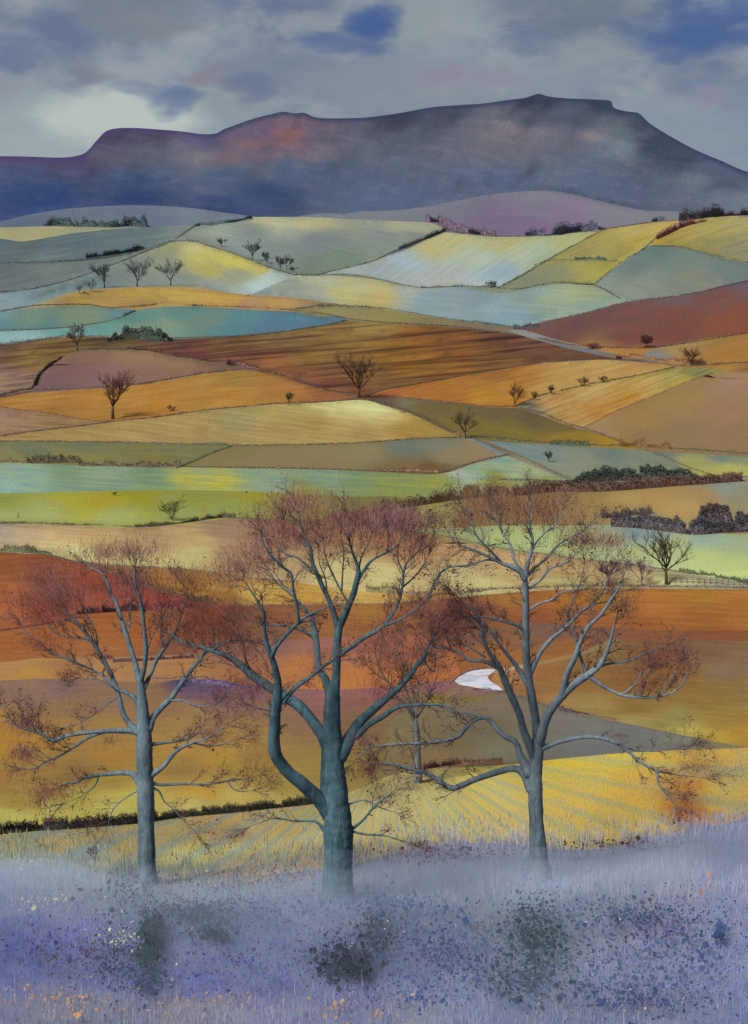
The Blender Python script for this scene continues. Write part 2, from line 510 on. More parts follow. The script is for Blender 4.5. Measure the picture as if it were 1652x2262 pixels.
field('mountain', [(-2600, 100), (4300, 100), (4300, BOT), (-2600, BOT)], [
    (-300, 400, 70, 72, 105), (0, 352, 82, 66, 108), (0, 385, 66, 80, 118), (60, 420, 46, 72, 118), (150, 352, 78, 64, 100), (250, 292, 74, 60, 92), (330, 292, 76, 66, 90), (450, 302, 84, 74, 108), (230, 340, 84, 78, 98),
    (400, 330, 100, 94, 108), (330, 345, 92, 88, 104), (560, 290, 100, 82, 104), (560, 315, 124, 92, 98), (640, 268, 112, 88, 102), (640, 295, 128, 88, 94), (590, 335, 108, 92, 104), (700, 300, 96, 84, 98), (700, 340, 108, 96, 106),
    (800, 330, 92, 92, 106), (430, 350, 110, 102, 108), (500, 355, 116, 96, 100), (350, 385, 72, 86, 114), (500, 385, 70, 88, 118), (640, 375, 78, 90, 116), (100, 440, 42, 68, 120), (300, 440, 40, 62, 110), (300, 400, 52, 74, 114),
    (600, 430, 48, 70, 112), (500, 460, 50, 70, 112), (800, 440, 82, 94, 120), (800, 400, 76, 88, 114), (880, 270, 62, 64, 84), (900, 300, 84, 86, 102), (1000, 250, 66, 68, 88), (1060, 275, 100, 96, 104), (1130, 285, 122, 108, 112), (1090, 320, 104, 98, 106),
    (1160, 300, 112, 102, 110), (1250, 320, 100, 96, 108), (1310, 300, 116, 108, 112), (1190, 220, 56, 62, 86), (1180, 260, 80, 80, 98), (1340, 232, 52, 62, 84), (1280, 260, 78, 80, 98), (1380, 290, 94, 100, 106), (1360, 325, 106, 110, 120),
    (1280, 345, 88, 96, 114), (1420, 275, 60, 68, 88), (1450, 320, 60, 68, 90), (1500, 350, 62, 70, 94), (1550, 370, 80, 90, 110), (1600, 400, 74, 84, 106), (1520, 400, 100, 104, 116), (1600, 430, 98, 102, 118), (1300, 400, 80, 90, 114), (1100, 400, 84, 94, 120),
    (1000, 380, 88, 94, 116), (1000, 340, 98, 96, 108), (900, 380, 88, 92, 112), (1400, 430, 84, 88, 112), (1500, 445, 94, 96, 114), (1640, 385, 76, 86, 108), (1640, 450, 104, 108, 122), (2000, 470, 100, 106, 120), (720, 380, 76, 88, 114), (900, 430, 84, 94, 122)],
    8, (14, 10, 6), M_MOOR)
field('hill', [(-2600, 500), (0, 488), (60, 475), (150, 461), (280, 453), (400, 457), (500, 470), (600, 482), (800, 500)],
      [(0, 490, 90, 110, 142), (280, 465, 98, 116, 148), (500, 485, 116, 130, 150), (250, 495, 106, 122, 142)], 0, (8, 8, 4), closed=False)
field('moor', [(600, 486), (700, 484), (790, 468), (900, 462), (1000, 445), (1080, 430), (1190, 421), (1260, 428), (1360, 452), (1430, 465), (1530, 467), (1652, 475), (4300, 480)],
      [(1000, 455, 118, 122, 140), (1190, 430, 126, 128, 146), (1180, 465, 130, 118, 146), (1120, 488, 128, 104, 150), (1170, 505, 132, 100, 148), (1060, 500, 122, 104, 140), (1250, 480, 132, 112, 148),
       (900, 478, 122, 130, 142), (760, 486, 124, 134, 146), (1450, 475, 130, 132, 142), (1350, 485, 130, 128, 144), (1600, 480, 132, 136, 140)], 0, (8, 2, 4), closed=False)
field('field', [(-2600, 575), (0, 570), (400, 560), (880, 562), (940, 540), (990, 524), (1060, 530), (1200, 532), (1400, 520), (1520, 500), (1652, 500), (4300, 520)], [(200, 600, 110, 130, 128), (700, 600, 128, 146, 122), (900, 580, 150, 160, 132), (1100, 640, 140, 150, 126), (1400, 600, 140, 146, 112)], 0, closed=False)
field('field', [(-2600, 510), (0, 502), (100, 500), (200, 499), (330, 501), (400, 498), (450, 499), (700, 540)],
      [(0, 510, 172, 170, 128), (100, 508, 176, 172, 132), (200, 505, 160, 162, 130), (380, 503, 130, 142, 134)], 0, closed=False)
field('field', [(-2600, 570), (0, 527), (50, 533), (150, 517), (250, 506), (330, 501), (425, 504), (410, 515), (385, 525), (340, 545), (300, 600), (0, 600), (-2600, 640)],
      [(0, 550, 84, 108, 118), (150, 540, 88, 112, 122), (300, 520, 96, 122, 126), (100, 570, 100, 124, 128), (400, 508, 118, 136, 130), (50, 540, 88, 104, 108)], -8, (14, 14, 8))
field('field', [(-2600, 600), (0, 583), (100, 580), (200, 573), (290, 558), (340, 545), (400, 534), (430, 600), (0, 700), (-2600, 700)],
      [(0, 600, 96, 112, 118), (0, 625, 104, 118, 124), (150, 600, 110, 128, 128), (300, 565, 112, 130, 124)], -14)
field('field', [(385, 535), (415, 512), (430, 500), (500, 488), (560, 480), (620, 479), (700, 480), (800, 485), (900, 489), (950, 492), (985, 508), (960, 520), (900, 546), (870, 554), (800, 578), (755, 592), (700, 608), (640, 609), (600, 600), (500, 570), (430, 540)],
      [(500, 500, 150, 164, 146), (600, 488, 190, 190, 150), (700, 492, 184, 180, 140), (700, 530, 122, 136, 142), (560, 520, 134, 150, 146), (500, 540, 140, 156, 150), (750, 575, 118, 142, 122), (680, 590, 120, 140, 122), (850, 520, 132, 146, 142),
       (930, 500, 178, 180, 142), (880, 498, 176, 178, 140), (930, 525, 122, 140, 130), (620, 560, 126, 142, 140), (440, 520, 130, 144, 130)], 12)
field('field', [(-2600, 690), (0, 648), (60, 640), (150, 620), (250, 585), (320, 555), (370, 538), (400, 534), (440, 537), (500, 555), (560, 578), (620, 598), (665, 608), (660, 640), (480, 720), (0, 720), (-2600, 760)],
      [(370, 548, 158, 160, 120), (430, 548, 204, 196, 140), (520, 578, 206, 192, 108), (470, 600, 178, 168, 104), (450, 570, 204, 192, 112), (570, 592, 196, 182, 106), (350, 570, 152, 160, 134), (300, 590, 124, 144, 142), (200, 615, 112, 136, 142), (100, 640, 112, 144, 152),
       (0, 655, 130, 152, 168), (300, 625, 128, 142, 146), (600, 612, 172, 200, 204), (550, 632, 168, 200, 206), (470, 630, 146, 158, 160), (400, 615, 132, 148, 142), (520, 610, 150, 158, 130), (40, 670, 120, 160, 176)], 24, (14, 12, -6))
field('field', [(985, 513), (1060, 520), (1110, 523), (1180, 520), (1260, 515), (1340, 504), (1310, 520), (1230, 560), (1180, 590), (1140, 612), (1105, 632), (1000, 634), (930, 636), (880, 625), (820, 611), (760, 603), (700, 608), (760, 590), (820, 577), (900, 550), (940, 530)],
      [(1000, 525, 200, 184, 124), (960, 545, 208, 184, 120), (1110, 530, 198, 182, 118), (1260, 522, 196, 186, 124), (1150, 560, 196, 196, 152), (1050, 570, 190, 196, 158), (900, 575, 172, 190, 184), (850, 598, 168, 170, 160), (950, 610, 186, 178, 168), (1100, 600, 152, 178, 182),
       (1050, 620, 182, 186, 178), (1180, 570, 178, 186, 138)], -33, (-8, 12, 26), M_ROWS)
field('field', [(1340, 504), (1440, 490), (1500, 485), (1490, 500), (1440, 530), (1420, 547), (1380, 577), (1340, 607), (1310, 629), (1240, 628), (1160, 638), (1105, 634), (1140, 614), (1180, 592), (1230, 562), (1310, 520)],
      [(1400, 505, 196, 176, 108), (1450, 497, 198, 172, 100), (1420, 530, 190, 168, 78), (1340, 540, 178, 160, 92), (1280, 560, 164, 152, 96), (1330, 600, 172, 162, 84), (1250, 600, 142, 148, 108), (1170, 620, 134, 142, 112), (1270, 590, 170, 162, 92)], -20)
field('field', [(1430, 547), (1455, 520), (1490, 500), (1540, 480), (1600, 476), (1652, 479), (4300, 500), (4300, 720), (1652, 640), (1500, 600)],
      [(1460, 530, 200, 168, 50), (1520, 515, 198, 170, 80), (1560, 495, 198, 176, 92), (1640, 490, 192, 174, 110), (1640, 550, 160, 154, 112), (1570, 540, 172, 156, 92), (1500, 540, 176, 158, 72)], -16, (-24, -16, 10))
field('field', [(1300, 640), (1312, 627), (1340, 605), (1380, 575), (1425, 547), (1450, 541), (1500, 545), (1560, 560), (1652, 580), (4300, 660), (4300, 760), (1385, 700)],
      [(1450, 560, 98, 130, 122), (1500, 575, 118, 140, 124), (1400, 590, 112, 138, 130), (1600, 590, 112, 132, 124), (1540, 610, 138, 144, 122), (1420, 620, 142, 150, 132), (1370, 640, 142, 156, 136), (1640, 605, 112, 130, 126)], 10, (6, 6, 4))
field('field', [(520, 660), (560, 648), (600, 630), (640, 615), (700, 607), (760, 610), (830, 617), (900, 632), (960, 637), (1010, 633), (1060, 641), (1110, 647), (1160, 637), (1240, 627), (1312, 629), (1350, 648), (1388, 669), (1300, 740), (1000, 780), (600, 700)],
      [(720, 622, 184, 186, 148), (640, 640, 150, 162, 146), (760, 650, 194, 186, 132), (830, 655, 198, 172, 112), (800, 635, 190, 184, 140), (900, 645, 168, 178, 160), (950, 660, 128, 162, 170), (1060, 662, 122, 152, 160), (1100, 680, 138, 172, 184), (1130, 700, 124, 168, 178), (1000, 690, 134, 164, 168),
       (1280, 650, 168, 182, 130), (1230, 660, 160, 180, 142), (1300, 672, 142, 168, 148), (1160, 655, 136, 164, 154), (700, 665, 160, 164, 146), (560, 652, 140, 154, 146)], 4, (10, 12, 8))
field('field', [(-2600, 760), (0, 694), (70, 675), (150, 648), (200, 640), (300, 634), (400, 633), (450, 637), (520, 648), (650, 658), (750, 672), (850, 684), (850, 720), (-2600, 800)],
      [(100, 672, 178, 158, 110), (180, 655, 196, 160, 80), (300, 650, 206, 168, 76), (400, 650, 204, 170, 84), (500, 660, 206, 166, 78), (600, 668, 196, 156, 92), (720, 678, 172, 142, 100), (300, 668, 184, 148, 90), (560, 676, 192, 150, 108), (30, 686, 142, 142, 122)], 2, (-14, -20, 6))
field('field', [(640, 690), (720, 677), (830, 682), (960, 700), (1060, 713), (1145, 725), (1130, 760), (900, 740), (700, 720)],
      [(760, 690, 152, 140, 98), (850, 700, 150, 138, 90), (950, 710, 138, 124, 92), (1080, 728, 130, 112, 96), (680, 690, 140, 132, 90)], 4)
field('field', [(1120, 732), (1145, 724), (1200, 712), (1290, 692), (1385, 668), (1520, 650), (1652, 620), (4300, 560), (4300, 900), (1500, 800), (1300, 790)],
      [(1640, 632, 112, 90, 108), (1500, 662, 118, 92, 98), (1600, 665, 132, 84, 80), (1500, 700, 128, 76, 70), (1350, 700, 118, 80, 82), (1250, 720, 112, 78, 84), (1250, 740, 112, 76, 78), (1600, 715, 146, 82, 62), (1400, 745, 122, 72, 72), (1480, 735, 128, 72, 68), (1640, 690, 136, 78, 66), (1310, 765, 160, 116, 72), (1400, 775, 166, 120, 74)],
      -14, (16, 4, -8), M_MOOR)
field('field', [(-2600, 720), (0, 690), (100, 678), (200, 675), (260, 681), (310, 690), (400, 800), (-2600, 860)],
      [(0, 695, 112, 160, 156), (60, 705, 120, 148, 112), (180, 690, 132, 150, 106), (200, 705, 128, 150, 110), (270, 690, 100, 142, 134), (0, 722, 88, 142, 140), (100, 722, 90, 136, 124)], 2, (-10, 6, 20))
field('field', [(-2600, 800), (0, 732), (120, 726), (220, 714), (275, 701), (295, 688), (330, 681), (400, 676), (480, 679), (560, 685), (640, 688), (700, 698), (765, 709), (700, 850), (-2600, 860)],
      [(50, 745, 142, 190, 184), (150, 738, 112, 168, 158), (300, 700, 92, 144, 132), (400, 690, 98, 142, 130), (380, 718, 138, 162, 118), (300, 735, 140, 164, 118), (450, 712, 112, 144, 122), (550, 700, 80, 142, 142), (620, 705, 80, 126, 150), (700, 712, 84, 126, 146), (500, 735, 80, 138, 142), (600, 728, 84, 124, 150), (240, 722, 104, 160, 148)], 3, (-10, 8, 14))
field('ploughed_field', [(-2600, 830), (0, 762), (80, 752), (150, 745), (240, 745), (370, 749), (500, 744), (600, 736), (700, 722), (765, 709), (830, 713), (900, 717), (1000, 723), (1123, 737), (1200, 747), (1300, 768), (1400, 794), (1400, 900), (-2600, 1000)],
      [(20, 775, 104, 78, 68), (60, 795, 138, 112, 66), (120, 770, 132, 104, 60), (30, 830, 150, 118, 112), (10, 850, 158, 130, 116), (400, 757, 96, 66, 62), (250, 755, 112, 90, 62), (500, 760, 124, 88, 62), (420, 772, 118, 68, 62), (620, 755, 134, 108, 72), (750, 740, 144, 114, 72), (830, 726, 150, 122, 78), (1000, 738, 132, 84, 48), (1100, 745, 108, 70, 54), (1180, 765, 116, 76, 66),
       (700, 780, 140, 106, 58), (600, 795, 142, 92, 60), (900, 770, 142, 98, 44), (900, 800, 158, 112, 46), (1000, 780, 132, 82, 42), (1000, 812, 154, 108, 50), (820, 840, 142, 102, 62), (700, 840, 130, 80, 64), (800, 865, 118, 72, 56), (1250, 785, 104, 72, 56), (1100, 790, 124, 84, 50), (560, 790, 132, 84, 64), (900, 745, 138, 90, 48)],
      -5, (-40, -36, -18), M_PLOUGH)
field('orange_verge', [(1145, 725), (1180, 735), (1240, 752), (1320, 766), (1440, 770), (1480, 764), (1500, 790), (1420, 800), (1330, 782), (1240, 762)],
      [(1230, 757, 172, 124, 76), (1400, 775, 184, 126, 64), (1330, 772, 180, 130, 78)], 6)
field('field', [(1380, 792), (1420, 782), (1450, 770), (1500, 757), (1652, 737), (4300, 690), (4300, 900), (1400, 830)],
      [(1440, 785, 132, 130, 130), (1500, 768, 172, 138, 92), (1600, 750, 168, 124, 70), (1600, 780, 176, 120, 56), (1520, 785, 172, 122, 66), (1640, 765, 172, 118, 60)], -8)
field('track', [(1118, 730), (1150, 728), (1200, 742), (1270, 762), (1350, 780), (1400, 790), (1440, 792), (1410, 800), (1340, 788), (1250, 768), (1190, 752)],
      [(1150, 735, 140, 142, 142), (1250, 762, 118, 122, 130), (1400, 792, 122, 108, 100)], 12)
field('field', [(800, 886), (820, 872), (850, 862), (960, 842), (1080, 820), (1200, 801), (1320, 794), (1420, 800), (1500, 808), (1500, 960), (900, 960)],
      [(850, 872, 198, 116, 60), (930, 868, 194, 122, 50), (1000, 858, 196, 128, 48), (1080, 885, 206, 146, 46), (1000, 882, 192, 122, 44), (1120, 850, 202, 140, 56), (1100, 830, 168, 110, 48), (1150, 835, 194, 132, 52), (1200, 850, 206, 160, 88), (1260, 825, 204, 164, 92), (1350, 808, 210, 170, 100), (1420, 812, 206, 160, 92), (1250, 855, 208, 166, 92)],
      -14, (-16, -22, -10))
field('field', [(1500, 810), (1560, 806), (1652, 797), (4300, 770), (4300, 900), (1560, 900)], [(1600, 806, 184, 130, 64), (1650, 815, 150, 106, 66)], -6)
field('field', [(1120, 912), (1145, 897), (1165, 887), (1200, 874), (1300, 850), (1400, 832), (1490, 812), (1540, 812), (1600, 820), (1400, 960), (1240, 960)],
      [(1160, 905, 138, 132, 116), (1220, 890, 212, 172, 108), (1300, 870, 212, 178, 116), (1350, 890, 210, 158, 78), (1280, 920, 206, 166, 104), (1430, 850, 214, 182, 112), (1480, 835, 184, 174, 104), (1530, 822, 148, 150, 92), (1500, 845, 208, 178, 90), (1400, 878, 212, 162, 76), (1320, 905, 208, 150, 70)], -20, (-14, -26, -30), M_ROWS)
field('field', [(1200, 960), (1300, 938), (1380, 898), (1450, 872), (1520, 842), (1575, 822), (1652, 821), (4300, 850), (4300, 1100), (1420, 1050)],
      [(1320, 940, 172, 138, 100), (1400, 915, 170, 130, 82), (1500, 880, 170, 134, 84), (1600, 850, 172, 130, 112), (1600, 900, 168, 126, 96), (1500, 960, 152, 126, 88), (1640, 960, 156, 124, 92), (1420, 970, 156, 122, 80), (1560, 830, 160, 132, 84)], -22, (10, 4, 2))
field('field', [(795, 884), (850, 877), (900, 880), (1000, 890), (1080, 899), (1150, 902), (1185, 914), (1250, 938), (1320, 958), (1410, 986), (1300, 1020), (1000, 1000)],
      [(850, 884, 112, 88, 72), (890, 895, 124, 116, 92), (960, 905, 116, 96, 62), (1000, 930, 124, 104, 54), (1080, 940, 130, 112, 52), (1180, 925, 104, 88, 64), (1150, 950, 134, 116, 50), (1250, 965, 160, 128, 40), (1350, 978, 176, 136, 34), (1100, 910, 112, 92, 68), (1240, 945, 118, 98, 60)], 14, (10, 8, -4))
field('field', [(-2600, 930), (0, 879), (60, 866), (70, 862), (75, 845), (100, 815), (150, 785), (170, 776), (220, 773), (280, 770), (320, 773), (400, 790), (480, 797), (545, 809), (620, 860), (400, 960), (-2600, 1000)],
      [(180, 785, 138, 108, 84), (300, 790, 150, 122, 86), (400, 800, 144, 116, 84), (150, 820, 132, 100, 92), (120, 850, 124, 96, 94), (250, 825, 144, 110, 100), (350, 825, 146, 110, 92), (470, 810, 134, 102, 80), (200, 845, 138, 104, 104)], -6, (8, -2, 10))
field('field', [(-2600, 930), (0, 878), (60, 868), (200, 858), (350, 842), (450, 825), (530, 817), (590, 825), (660, 845), (720, 862), (800, 883), (750, 960), (0, 1000), (-2600, 1020)],
      [(20, 888, 196, 136, 60), (100, 880, 200, 146, 72), (200, 880, 202, 140, 60), (300, 870, 206, 148, 70), (350, 890, 204, 140, 54), (450, 850, 196, 146, 72), (520, 830, 178, 138, 66), (500, 870, 208, 150, 66), (620, 860, 184, 124, 66), (700, 872, 172, 108, 66), (240, 915, 190, 136, 62), (120, 905, 178, 124, 56), (450, 900, 196, 144, 66), (600, 885, 198, 144, 66)], -6, (-16, -20, -12))
field('field', [(-2600, 880), (0, 901), (100, 913), (190, 928), (260, 935), (0, 1000), (-2600, 1020)],
      [(20, 915, 176, 138, 122), (20, 945, 188, 150, 120), (120, 930, 174, 138, 98), (70, 935, 180, 142, 112)], 3, (-24, -34, -40))
field('field', [(-2600, 1010), (0, 965), (100, 950), (250, 932), (340, 922), (450, 907), (600, 893), (700, 889), (800, 883), (850, 896), (920, 918), (980, 948), (1030, 968), (1000, 1060), (-2600, 1060)],
      [(60, 965, 168, 138, 84), (250, 945, 170, 140, 84), (300, 965, 176, 142, 92), (450, 925, 172, 146, 88), (600, 905, 178, 158, 92), (740, 900, 210, 202, 140), (820, 898, 220, 214, 154), (700, 930, 172, 142, 82), (600, 955, 176, 144, 90), (850, 920, 206, 186, 124), (900, 945, 178, 138, 66), (950, 955, 168, 132, 62), (800, 960, 178, 144, 88), (450, 965, 174, 142, 90), (520, 935, 158, 144, 100)], 7, (22, 18, 14))
field('field', [(-2600, 990), (0, 975), (200, 977), (400, 981), (510, 985), (480, 1100), (-2600, 1060)],
      [(50, 988, 118, 126, 84), (200, 990, 122, 128, 84), (400, 992, 126, 124, 84), (20, 1005, 142, 136, 90), (200, 1010, 140, 128, 78), (350, 1015, 134, 122, 72), (440, 1005, 128, 124, 84)], 2)
field('field', [(385, 1040), (430, 1018), (480, 996), (515, 985), (600, 984), (750, 982), (850, 976), (920, 969), (1030, 966), (1080, 980), (1130, 1006), (970, 1100), (400, 1100)],
      [(520, 1000, 140, 128, 80), (700, 1000, 152, 132, 90), (900, 985, 116, 130, 108), (980, 985, 132, 136, 108), (1000, 1005, 156, 136, 104), (700, 1022, 152, 128, 88), (900, 1025, 136, 112, 72), (950, 1035, 118, 92, 54), (550, 1022, 148, 130, 88), (1060, 1000, 160, 136, 100), (800, 1000, 150, 136, 96)], 3, (8, 2, 4))
field('field', [(1030, 966), (1100, 975), (1200, 981), (1400, 992), (1430, 996), (1500, 1022), (1570, 1050), (1450, 1100), (1270, 1090)],
      [(1100, 985, 114, 144, 150), (1200, 1000, 124, 146, 138), (1300, 1020, 146, 152, 124), (1400, 1010, 132, 142, 118), (1450, 1025, 138, 144, 112), (1350, 1000, 112, 132, 118), (1250, 1035, 146, 152, 126)], 12)
field('field', [(1425, 996), (1500, 1000), (1652, 1008), (4300, 1030), (4300, 1100), (1540, 1100), (1500, 1028)],
      [(1450, 1003, 112, 130, 116), (1600, 1008, 120, 138, 122), (1520, 1015, 168, 166, 106), (1600, 1030, 196, 188, 108), (1560, 1040, 190, 178, 100)], 6)
field('field', [(-2600, 1010), (0, 1022), (200, 1028), (400, 1031), (560, 1034), (700, 1037), (830, 1042), (970, 1046), (1050, 1023), (1125, 1006), (1160, 1012), (1200, 1030), (1270, 1062), (1400, 1200), (-2600, 1200)],
      [(0, 1035, 142, 180, 160), (0, 1070, 132, 190, 182), (80, 1062, 128, 180, 168), (150, 1045, 120, 162, 126), (230, 1045, 134, 172, 142), (250, 1070, 122, 164, 138), (330, 1055, 110, 158, 118), (440, 1045, 156, 176, 124), (490, 1062, 188, 184, 88), (430, 1055, 182, 178, 84), (560, 1050, 132, 170, 138), (600, 1070, 132, 172, 150), (720, 1050, 124, 166, 140), (800, 1060, 126, 160, 104),
       (860, 1080, 142, 162, 78), (960, 1065, 142, 156, 78), (1050, 1040, 142, 178, 146), (1100, 1018, 132, 176, 158), (1010, 1048, 164, 194, 180), (1150, 1045, 158, 184, 148), (1200, 1052, 170, 190, 150), (1100, 1062, 132, 142, 66), (1200, 1062, 120, 128, 66), (680, 1085, 140, 150, 82)], 3, (30, 20, -22))
field('track', [(1045, 966), (1070, 972), (1150, 1005), (1210, 1032), (1280, 1062), (1262, 1064), (1195, 1036), (1130, 1010), (1080, 985)],
      [(1080, 980, 138, 118, 92), (1200, 1030, 146, 142, 116)], 26)
field('field', [(-2600, 1085), (0, 1089), (150, 1086), (300, 1083), (450, 1083), (600, 1087), (760, 1096), (900, 1105), (900, 1200), (-2600, 1200)],
      [(20, 1100, 158, 166, 70), (150, 1098, 180, 174, 66), (220, 1102, 182, 164, 44), (300, 1095, 160, 156, 46), (100, 1130, 178, 188, 104), (20, 1140, 172, 184, 104), (250, 1135, 174, 184, 104), (400, 1125, 162, 172, 90), (420, 1100, 158, 162, 60), (520, 1115, 156, 166, 78), (560, 1095, 162, 158, 58), (680, 1110, 134, 132, 66), (800, 1112, 128, 126, 68)], 2, (10, 4, -20))
field('field', [(650, 1148), (750, 1140), (850, 1122), (950, 1105), (1050, 1090), (1200, 1080), (1300, 1074), (1450, 1066), (1652, 1056), (4300, 1040), (4300, 1260), (900, 1260)],
      [(800, 1145, 124, 96, 72), (900, 1135, 150, 118, 88), (960, 1125, 166, 160, 96), (1100, 1120, 142, 110, 76), (1200, 1095, 146, 118, 78), (1300, 1100, 164, 134, 84), (1380, 1100, 188, 156, 100), (1460, 1100, 192, 150, 96), (1560, 1095, 182, 144, 102), (1500, 1120, 194, 158, 106), (1350, 1125, 172, 138, 88), (1600, 1078, 148, 160, 146), (1640, 1095, 152, 148, 122), (1250, 1140, 142, 124, 82), (1100, 1140, 134, 112, 78), (1400, 1145, 142, 148, 132)], 2, (10, 2, -10))
field('field', [(900, 1165), (960, 1168), (1050, 1163), (1130, 1160), (1300, 1160), (1400, 1158), (1500, 1172), (1652, 1180), (4300, 1200), (4300, 1500), (1500, 1300), (1000, 1260)],
      [(970, 1175, 158, 156, 96), (1060, 1175, 166, 170, 106), (1120, 1182, 184, 192, 108), (1200, 1190, 188, 200, 116), (1240, 1205, 184, 192, 108), (1350, 1185, 172, 176, 122), (1400, 1175, 132, 152, 152), (1440, 1178, 152, 176, 164), (1500, 1200, 194, 198, 120), (1560, 1190, 156, 182, 152), (1630, 1200, 170, 184, 128), (1560, 1225, 200, 206, 116), (1640, 1250, 196, 204, 112), (1400, 1225, 186, 188, 116)], 5, (-6, 4, 10))
field('field', [(-2600, 1155), (0, 1156), (150, 1159), (300, 1166), (400, 1157), (480, 1148), (560, 1145), (700, 1154), (850, 1166), (960, 1182), (1100, 1212), (1200, 1225), (1300, 1237), (1450, 1256), (1550, 1272), (1652, 1288), (4300, 1400), (4300, 1500), (-2600, 1500)],
      [(0, 1170, 178, 160, 142), (60, 1185, 196, 170, 138), (150, 1175, 202, 168, 130), (200, 1190, 208, 176, 122), (180, 1215, 214, 206, 148), (100, 1200, 208, 190, 138), (320, 1180, 190, 152, 112), (420, 1195, 206, 170, 122), (500, 1165, 172, 138, 112), (600, 1165, 160, 114, 96), (420, 1225, 208, 196, 136), (280, 1230, 214, 206, 146), (560, 1200, 176, 134, 104), (700, 1180, 158, 110, 82), (850, 1195, 160, 112, 78), (650, 1240, 184, 156, 116),
       (750, 1260, 210, 194, 138), (850, 1270, 212, 196, 140), (920, 1210, 180, 132, 92), (960, 1240, 190, 156, 112), (1000, 1270, 202, 182, 134), (1060, 1225, 196, 158, 112), (1150, 1250, 200, 166, 120), (1050, 1290, 204, 192, 136), (1250, 1260, 182, 150, 106), (1250, 1285, 190, 178, 122), (1400, 1275, 182, 162, 118), (1500, 1285, 196, 188, 142), (1600, 1292, 178, 172, 142)], 3, (-14, -20, -16))
field('field', [(180, 1240), (240, 1247), (400, 1256), (500, 1268), (560, 1276), (700, 1292), (800, 1306), (900, 1310), (1010, 1313), (1100, 1500), (200, 1500)],
      [(260, 1255, 152, 110, 72), (400, 1268, 162, 120, 66), (350, 1285, 168, 118, 52), (500, 1290, 184, 142, 74), (430, 1305, 172, 126, 52), (560, 1310, 208, 168, 90), (520, 1325, 172, 126, 60), (650, 1310, 196, 148, 70), (760, 1322, 210, 174, 100), (700, 1328, 198, 152, 74), (900, 1320, 206, 160, 86), (980, 1318, 182, 136, 78)], 5, (-20, -26, -20))
field('field', [(-2600, 1215), (0, 1219), (60, 1223), (110, 1224), (180, 1243), (240, 1263), (300, 1286), (400, 1316), (480, 1334), (560, 1350), (480, 1500), (-2600, 1500)],
      [(20, 1250, 154, 88, 48), (40, 1300, 178, 102, 54), (20, 1350, 180, 100, 58), (90, 1360, 176, 92, 66), (120, 1260, 146, 78, 48), (120, 1320, 138, 68, 52), (200, 1280, 150, 70, 44), (250, 1300, 150, 66, 46), (310, 1310, 164, 74, 52), (350, 1325, 154, 68, 54), (420, 1335, 142, 62, 62), (280, 1335, 176, 80, 54), (200, 1335, 168, 84, 58)], -4, (-22, -18, -6))
field('field', [(-2600, 1420), (0, 1393), (60, 1384), (130, 1374), (200, 1357), (330, 1348), (480, 1338), (650, 1336), (860, 1333), (1000, 1320), (1100, 1311), (1200, 1304), (1400, 1299), (1652, 1301), (4300, 1310), (4300, 1700), (-2600, 1700)],
      [(30, 1410, 176, 104, 52), (120, 1400, 172, 100, 56), (250, 1380, 172, 100, 48), (330, 1400, 178, 98, 40), (200, 1430, 176, 112, 62), (450, 1370, 138, 82, 60), (380, 1440, 142, 88, 66), (520, 1350, 128, 78, 58), (600, 1370, 146, 90, 56), (720, 1355, 156, 100, 54), (820, 1350, 172, 118, 50), (700, 1385, 162, 104, 56), (600, 1400, 138, 90, 66), (900, 1360, 156, 98, 52), (950, 1345, 158, 98, 50), (980, 1380, 122, 68, 58), (1050, 1345, 132, 76, 56), (1120, 1325, 166, 112, 52), (1150, 1355, 164, 92, 50), (1250, 1330, 178, 112, 44),
       (1350, 1320, 176, 124, 46), (1450, 1340, 184, 114, 50), (1560, 1315, 178, 122, 46), (1600, 1345, 178, 112, 48), (1540, 1375, 172, 104, 46), (1300, 1370, 168, 96, 46), (1200, 1375, 152, 84, 50), (1400, 1385, 166, 96, 46)], 2, (-16, -16, -8))
field('field', [(860, 1480), (960, 1420), (1050, 1390), (1190, 1376), (1300, 1382), (1450, 1391), (1652, 1392), (4300, 1400), (4300, 1800), (860, 1800)],
      [(980, 1400, 150, 88, 62), (1000, 1430, 166, 96, 58), (1060, 1400, 122, 84, 72), (1200, 1390, 132, 94, 80), (1330, 1400, 138, 90, 66), (1150, 1420, 152, 100, 66), (1260, 1430, 166, 102, 48), (1100, 1440, 168, 106, 52), (980, 1450, 162, 92, 40), (1150, 1460, 172, 108, 44), (920, 1480, 178, 104, 44), (980, 1480, 166, 94, 44), (1450, 1405, 148, 88, 54), (1600, 1410, 150, 84, 46), (1550, 1430, 138, 84, 60), (1640, 1450, 140, 98, 72)], -8, (-14, -10, 0))
field('field', [(-2600, 1470), (0, 1462), (100, 1452), (300, 1449), (430, 1442), (520, 1422), (600, 1415), (750, 1406), (900, 1400), (1000, 1430), (1000, 1800), (-2600, 1900)],
      [(30, 1475, 186, 136, 86), (150, 1465, 178, 124, 72), (60, 1490, 196, 142, 62), (200, 1480, 188, 134, 82), (330, 1465, 182, 128, 84), (420, 1470, 186, 130, 72), (450, 1450, 162, 110, 76), (520, 1440, 162, 108, 88), (620, 1425, 146, 98, 92), (700, 1430, 164, 104, 94), (800, 1420, 166, 96, 76), (780, 1450, 182, 114, 84), (860, 1440, 172, 98, 68), (680, 1470, 196, 124, 62), (600, 1470, 182, 116, 78), (800, 1490, 206, 126, 62), (880, 1490, 200, 116, 52), (720, 1500, 202, 128, 58), (550, 1490, 176, 112, 68), (650, 1505, 190, 120, 66)], -2, (-12, -10, 2))
